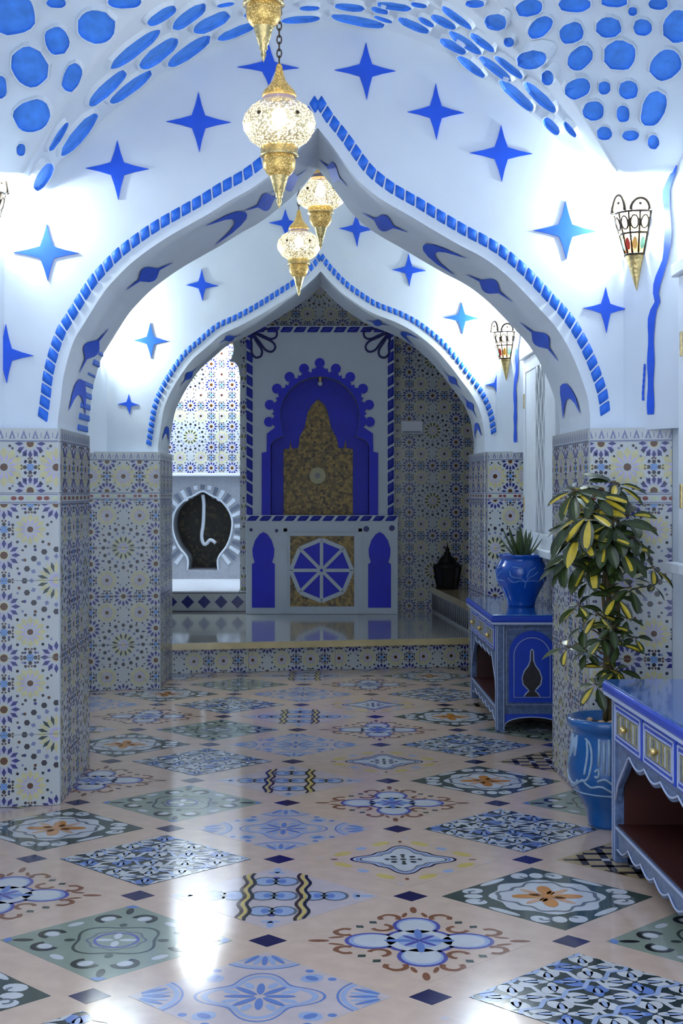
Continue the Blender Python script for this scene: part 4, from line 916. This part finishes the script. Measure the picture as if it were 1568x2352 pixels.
# ------------------------------------------------------------------ console tables
def console(x, y, rz, L, label):
    t = thing('console_table', label, 'table', (x, y, 0), rz)                # front at local x=0 facing -x, near end at y=0
    D, H = .375, .61; fr, ln_ = 'table_frame', 'table_line'
    mb = MB(); mb.box((-.028, -.028, .572), (D, L + .028, H - .006), 'table_blue', .008); mk('top', mb, t)
    mb = MB(); mb.box((-.022, -.022, H - .007), (D, L + .022, H), 'table_top', .002); mk('glass_plate', mb, t)
    mb = MB(); mb.box((-.024, -.024, .560), (D, L + .024, .572), ln_); mk('edge_moulding', mb, t)
    for lx_, ly_ in ((0, 0), (0, L - .045), (D - .045, 0), (D - .045, L - .045)):
        mb = MB(); mb.box((lx_, ly_, 0), (lx_ + .045, ly_ + .045, .562), fr, .003)
        leg = mk('leg', mb, t)
        if lx_ == 0:
            mb = MB(); mb.box((lx_ - .0015, ly_ + .006, .01), (lx_ + .001, ly_ + .010, .55), ln_); mb.box((lx_ - .0015, ly_ + .036, .01), (lx_ + .001, ly_ + .040, .55), ln_); mk('painted_line', mb, leg)
        if ly_ == 0:
            mb = MB(); mb.box((lx_ + .004, -.0015, .01), (lx_ + .008, .001, .55), ln_); mb.box((lx_ + .037, -.0015, .01), (lx_ + .041, .001, .55), ln_); mk('painted_line', mb, leg)
    mb = MB(); mb.box((.006, .045, .395), (D - .01, L - .045, .562), fr); mk('drawer_case', mb, t)
    n = 3; w0 = (L - .09) / n
    for k in range(n):
        a, b = .045 + k * w0 + .012, .045 + (k + 1) * w0 - .012; z0, z1 = .412, .548
        mb = MB(); mb.box((-.004, a, z0), (.03, b, z1), 'table_blue', .003); dr = mk('drawer', mb, t)
        for o in (.008, .024):
            mb = MB()
            for bx_ in (((-.007, a + o, z0 + o), (-.003, b - o, z0 + o + .005)), ((-.007, a + o, z1 - o - .005), (-.003, b - o, z1 - o)), ((-.007, a + o, z0 + o), (-.003, a + o + .005, z1 - o)), ((-.007, b - o - .005, z0 + o), (-.003, b - o, z1 - o))): mb.box(*bx_, ln_)
            mk('line_border', mb, dr)
        mb = MB(); mb.box((-.006, a + .033, z0 + .033), (-.002, b - .033, z1 - .033), 'table_decor'); mk('painted_field', mb, dr)
        ym, zm = (a + b) / 2, (z0 + z1) / 2
        for q in range(7):
            yy = a + .05 + (b - a - .10) * q / 6; mb = MB(); mb.box((-.0072, yy - .004, z0 + .038), (-.005, yy + .004, z1 - .038), ('table_frame', 'table_line')[q % 2]); mk('painted_stripe', mb, dr)
        mb = MB(); mb.ball((-.018, ym, zm), .013, 'gold', 10); mb.tube([(-.004, ym, zm), (-.016, ym, zm)], .006, 'gold', 8); mk('knob', mb, dr)
    # scalloped valances, rails
    def scallop(a, b, top, lo, hi, lobes, flip=1):
        pts = [(a, top), (b, top)]; m_ = lobes * 8
        for q in range(m_ + 1):
            u = 1 - q / m_; yy = a + (b - a) * u; e = min(u, 1 - u)
            pts.append((yy, lo + (hi - lo) * min(1, (e * 7)) ** .55 - .022 * abs(math.sin(u * lobes * PI))))
        return pts
    fl = [(.045, L - .045)]
    for a, b in fl:
        pts = scallop(a, b, .397, .20, .378, 6); mb = MB(); mb.plate([(.006, u, v) for u, v in pts], (-.016, 0, 0), fr); va = mk('valance', mb, t)
        mb = MB(); mb.tube([(.003, u, v + .012) for u, v in pts[2:]], .004, ln_, 5); mk('edge_line', mb, va)
    mb = MB(); mb.box((.004, .02, .088), (D - .01, L - .02, .126), fr); mk('bottom_rail', mb, t)
    mb = MB(); mb.box((.001, .03, .116), (.004, L - .03, .124), ln_); mk('rail_line', mb, t)
    mb = MB(); mb.box((.01, .03, .126), (D - .012, L - .03, .131), 'table_red'); mk('shelf', mb, t)
    for ya_ in (.046, L - .054):
        mb = MB(); mb.box((.03, ya_, .13), (D - .014, ya_ + .008, .395), 'table_red'); mk('inner_side', mb, t)
    mb = MB(); mb.box((D - .014, .02, .10), (D - .004, L - .02, .57), 'table_red'); mk('back_panel', mb, t)
    pts = scallop(.045, L - .045, .089, .035, .072, 7); mb = MB(); mb.plate([(.008, u, v) for u, v in pts], (-.014, 0, 0), fr); ap = mk('apron', mb, t)
    mb = MB(); mb.tube([(.005, u, v + .010) for u, v in pts[2:]], .0035, ln_, 5); mk('edge_line', mb, ap)
    # end panels: blue arched field with a long-necked bottle
    for ye, sg in ((.012, -1), (L - .012, 1)):
        x0, x1 = .045, D - .045; mb = MB(); mb.box((x0, min(ye, ye - sg * .015), .126), (x1, max(ye, ye - sg * .015), .562), fr); ep = mk('end_panel', mb, t)
        xm_ = (x0 + x1) / 2; hw = (x1 - x0) / 2 - .022
        def EP(pts, th, m, name, o=0.0):
            mb = MB(); q = [(xm_ + u, ye + sg * (th + o), v) for u, v in pts]; mb.plate(q if sg < 0 else q[::-1], (0, sg * th, 0), m); return mk(name, mb, ep)
        ar = lambda h, z0, z1: [(-h, z0), (h, z0)] + [(h * math.cos(q * PI / 14), z1 + h * math.sin(q * PI / 14)) for q in range(15)]
        EP(ar(hw, .15, .405), .004, 'table_blue', 'arched_field')
        def line(pts, r=.0028, closed=False): mb = MB(); mb.tube([(xm_ + u, ye + sg * .006, v) for u, v in pts], r, ln_, 5, closed); mk('painted_line', mb, ep)
        line(ar(hw - .026, .178, .395), .0024, True)
        line([(-hw - .014, .14), (hw + .014, .14), (hw + .014, .535), (-hw - .014, .535)], .0024, True)
        bt = [(.0, .43), (.007, .42), (.009, .37), (.018, .345), (.040, .315), (.052, .28), (.046, .245), (.024, .222), (.016, .212), (.030, .20), (.042, .182)]
        EP([(-u, v) for u, v in bt[::-1]] + bt[1:], .004, 'table_dark', 'painted_bottle', .002)
        line(bt, .004); line([(-u, v) for u, v in bt], .004)
        mb = MB(); cut = [(x0 + .0, .089)] + [(x1, .089), (x1, .02)] + [(xm_ + (x1 - xm_) * math.cos(q * PI / 12), .02 + .05 * math.sin(q * PI / 12) ** .8) for q in range(1, 12)] + [(x0, .02)]
        q = [(u, ye, v) for u, v in cut]; mb.plate(q if sg < 0 else q[::-1], (0, sg * .012, 0), 'table_blue'); sa = mk('end_apron', mb, t)
        mb = MB(); mb.tube([(u, ye + sg * .002, v + .004) for u, v in cut[2:]], .003, ln_, 5); mk('edge_line', mb, sa)
    return t
p = P3(1139, 1413, .64 * F / (1413 - HY)); T2 = console(.918, 7.13, 0.0, 1.2, 'blue painted console table carrying the aloe pot, its arched end panel in view')
T1 = console(1.018, 3.45, .022, 1.2, 'blue painted console table with glass top beside the tall potted shrub')

# ------------------------------------------------------------------ potted plants
def rad(prof_, z):
    for i in range(len(prof_) - 1):
        (r0, z0), (r1, z1) = prof_[i], prof_[i + 1]
        if z0 <= z <= z1: return r0 + (r1 - r0) * (z - z0) / max(1e-6, z1 - z0)
    return prof_[-1][0]
def on_pot(prof_, pts, h=.002): return [(( rad(prof_, z) + h) * math.sin(a), -(rad(prof_, z) + h) * math.cos(a), z) for a, z in pts]
# aloe
ax_, ay_ = P3(1197, 1392, 7.67).x, 7.67
al_ = thing('aloe_pot', 'aloe with pointed leaves in a glossy round blue pot on the console table', 'potted plant', (ax_, ay_, .61))
PR = [(r, z) for r, z in [tuple(v)[:2] for v in spline([(.074, 0, 0), (.078, .012, 0), (.080, .03, 0), (.10, .075, 0), (.128, .13, 0), (.142, .18, 0), (.141, .215, 0), (.128, .245, 0), (.118, .262, 0)], 28)]]
mb = MB(); mb.lathe([(.001, 0)] + PR + [(.122, .272), (.134, .282), (.134, .292), (.122, .292), (.112, .27), (.001, .262)], 'pot_blue', 40); po = mk('pot', mb, al_)
for k in range(4):
    o = k * PI / 2
    for pts in ([(-.62, .205), (-.55, .175), (-.3, .165), (-.1, .160), (.05, .14)], [(.05, .14), (.15, .165), (.35, .178), (.55, .20)], [(-.5, .225), (-.3, .222), (-.1, .215), (-.05, .185)], [(.05, .165), (.2, .205), (.45, .222)], [(-.7, .165), (-.5, .14), (-.2, .15), (0, .145), (.3, .15), (.7, .145)], [(.03, .15), (.02, .11)]):
        cv = spline([(a, z, 0) for a, z in pts], 14); mb = MB(); mb.tube(on_pot(PR, [(v.x + o, v.y) for v in cv], .000), .0042, 'pot_line_blue', 5); mk('painted_stroke', mb, po)
mb = MB(); mb.lathe([(.001, .268), (.06, .267), (.116, .262)], 'soil', 20); mk('soil', mb, al_)
for k in range(13):
    a = k * 2.4 + .3; L = random.uniform(.17, .24) * (1 - .012 * k); lean = .95 - .062 * k; w_ = .024; mb = MB(); rows = []
    d = Vector((math.cos(a), math.sin(a), 0)); sd = Vector((-math.sin(a), math.cos(a), 0)); p = d * .014 + Vector((0, 0, .262)); th = lean
    for q in range(8):
        u = q / 7; ww = w_ * (1 - u) ** .75 * (1.0 if q else .9) + .0006; nrm = d * math.cos(th) * -1 + Vector((0, 0, math.sin(th)))
        rows.append((p - sd * ww, p - nrm * ww * .45, p + sd * ww, p + nrm * ww * .06)); p = p + (d * math.sin(th) + Vector((0, 0, math.cos(th)))) * (L / 7); th = th * .93
    vs_ = [v for r in rows for v in r]; fs = [(i * 4 + j, i * 4 + (j + 1) % 4, i * 4 + 4 + (j + 1) % 4, i * 4 + 4 + j) for i in range(7) for j in range(4)]
    mb.mesh(vs_, fs, 'aloe', True); mk('leaf', mb, al_)
# tall schefflera
sx_, sy_ = 1.085, 5.13
sf = thing('potted_shrub', 'tall variegated umbrella shrub in a dark blue carved floor pot by the tiled pier', 'potted plant', (sx_, sy_, 0))
PR = [(v.x, v.y) for v in spline([(.080, 0, 0), (.082, .02, 0), (.094, .07, 0), (.125, .125, 0), (.148, .175, 0), (.152, .215, 0), (.146, .26, 0), (.138, .31, 0), (.134, .352, 0)], 30)]
mb = MB(); mb.lathe([(.001, 0)] + PR + [(.142, .362), (.155, .375), (.158, .392), (.154, .408), (.142, .408), (.132, .39), (.001, .375)], 'pot_teal', 44); po = mk('pot', mb, sf)
for k in range(4):
    o = k * PI / 2 - .9
    for q in range(7): 
        mb = MB(); mb.tube(on_pot(PR, [(o + .42 + q * .13, .345 - .01 * (q % 2)), (o + .42 + q * .13 + .01, .30), (o + .43 + q * .13, .245 - .03 * math.sin(q * .9))], 0), .0058, 'pot_line', 6); mk('carved_stroke', mb, po)
    for pts in ([(0, .34), (.16, .32), (.24, .27), (.2, .215), (.1, .19), (-.05, .185)], [(.05, .33), (.1, .28), (.06, .21)], [(.34, .225), (.42, .235), (.45, .22), (.4, .205), (.34, .21)], [(0, .19), (.2, .165), (.5, .172), (.8, .15), (1.1, .155), (1.4, .175), (1.57, .19)], [(.4, .19), (.6, .20), (.85, .175), (1.2, .165), (1.4, .185)]):
        cv = spline([(a, z, 0) for a, z in pts], 16); mb = MB(); mb.tube(on_pot(PR, [(v.x + o, v.y) for v in cv], 0), .005, 'pot_line', 6); mk('carved_stroke', mb, po)
mb = MB(); mb.tube(on_pot(PR, [(a * 2 * PI / 40, .135) for a in range(40)], 0), .0035, 'pot_line', 5, True); mk('carved_band', mb, po)
mb = MB(); mb.lathe([(.001, .385), (.08, .383), (.136, .378)], 'soil', 24); mk('soil', mb, sf)
for k in range(16):
    a, r = random.uniform(0, 2 * PI), random.uniform(.03, .11); mb = MB(); mb.ball((0, 0, 0), random.uniform(.011, .018), 'pebble', 9, .7); mk('pebble', mb, sf, loc=(r * math.cos(a), r * math.sin(a) - .02, .390))
TOPZ = CH + (HY - 1190) / F * 5.13
trunk = [Vector((.01 * math.sin(k * 1.1), .012 * math.cos(k * .8), .375 + (TOPZ - .375) * k / 14)) for k in range(15)]
for o, r in ((Vector((0, 0, 0)), .016), (Vector((.022, .012, 0)), .011), (Vector((-.018, -.01, 0)), .009)):
    mb = MB(); mb.tube([p + o * (1 + .5 * math.sin(i)) for i, p in enumerate(trunk)], [r * (1 - .4 * i / 14) for i in range(15)], 'bark', 8); mk('trunk', mb, sf)
def leaf_mesh(kind):
    mb = MB(); n = 8; L = .118; W = .0255; row = []
    for q in range(n + 1):
        u = q / n; ww = W * math.sin(PI * u ** 1.25) ** .62 if 0 < q < n else .001
        zc = -.22 * L * u * u; row.append([(-ww, u * L, zc + ww * .25), (-ww * .5, u * L, zc + .001), (0, u * L, zc - ww * .12), (ww * .5, u * L, zc + .001), (ww, u * L, zc + ww * .25)])
    for q in range(n):
        for s in range(4):
            inner_ = s in (1, 2) and 1 <= q <= 5
            if kind == 'a': m = 'leaf_yellow' if inner_ and s == 1 + (q % 2 == 9) else 'leaf_green'
            elif kind == 'b': m = 'leaf_yellow' if (s in (1, 2) and q <= 6) else 'leaf_dark'
            elif kind == 'd': m = 'leaf_yellow' if q > 0 and s != 3 else 'leaf_green'
            else: m = 'leaf_green' if s in (1, 2) else 'leaf_dark'
            mb.face([row[q][s], row[q][s + 1], row[q + 1][s + 1], row[q + 1][s]], m, True)
    mb.tube([(0, -.035, .012), (0, 0, 0)], .0014, 'bark', 4)
    return mb.data('leaf')
LM = [leaf_mesh('a'), leaf_mesh('b'), leaf_mesh('c'), leaf_mesh('c'), leaf_mesh('d')]
WH = [(1318, 1128, -.05, 'a'), (1365, 1140, -.10, 'b'), (1412, 1112, .04, 'a'), (1355, 1180, -.13, 'd'), (1312, 1200, -.05, 'c'), (1440, 1186, -.04, 'c'), (1408, 1200, -.12, 'c'), (1330, 1225, -.10, 'b'), (1390, 1235, -.14, 'c'), (1452, 1232, -.02, 'c'),
      (1425, 1262, -.10, 'c'), (1360, 1275, -.06, 'a'), (1302, 1290, -.02, 'c'), (1330, 1272, .0, 'c'), (1405, 1290, -.08, 'c'), (1350, 1335, .0, 'c'), (1498, 1305, -.04, 'a'), (1446, 1350, -.08, 'c'), (1415, 1372, -.10, 'b'), (1500, 1345, .02, 'a'), (1328, 1392, -.02, 'a'),
      (1372, 1412, -.07, 'a'), (1440, 1420, -.09, 'c'), (1405, 1440, -.12, 'a'), (1340, 1440, .0, 'c'), (1302, 1488, .0, 'a'), (1345, 1498, -.02, 'c'), (1385, 1465, -.1, 'c'), (1420, 1480, -.1, 'a'), (1455, 1465, -.05, 'c'), (1392, 1535, -.05, 'd'), (1368, 1572, -.04, 'a'), (1415, 1540, -.06, 'c')]
nl = 0
for px, py, dy, kd in WH:
    c = P3(px, py, sy_ + dy) - Vector((sx_, sy_, 0)); zt_ = max(.42, min(TOPZ, c.z - random.uniform(.03, .09))); st_ = Vector((0, 0, zt_))
    mb = MB(); mid = (st_ + c) / 2 + Vector((0, 0, .02)); mb.tube(spline([st_, mid, c], 8), .003, 'bark', 5); mk('stem', mb, sf)
    out = Vector((c.x, c.y - .08, .05)).normalized(); tilt = Vector((out.x * .7, out.y * .7, 1)).normalized(); t1 = tilt.cross(Vector((.2, .5, .1))).normalized(); t2 = tilt.cross(t1)
    n = random.choice((7, 8, 9)) if py < 1300 else random.choice((4, 5, 6)); s0 = random.uniform(.85, 1.1) if py < 1300 else random.uniform(.55, .78)
    for k in range(n):
        a = 2 * PI * k / n + random.uniform(-.25, .25); Yv = (t1 * math.cos(a) + t2 * math.sin(a) - tilt * random.uniform(-.15, .45)).normalized(); X = Yv.cross(tilt).normalized(); Z = X.cross(Yv)
        s = s0 * random.uniform(.8, 1.12); m_ = Matrix((X * s, Yv * s, Z * s)).transposed().to_4x4(); m_.translation = c + Yv * .022 * s
        kk = {'a': random.choice((0, 0, 1, 2, 2, 2)), 'b': random.choice((1, 1, 4, 2)), 'c': random.choice((2, 3, 2, 0)), 'd': random.choice((4, 4, 1))}[kd]
        mk('leaf', LM[kk], sf, mtx=m_); nl += 1
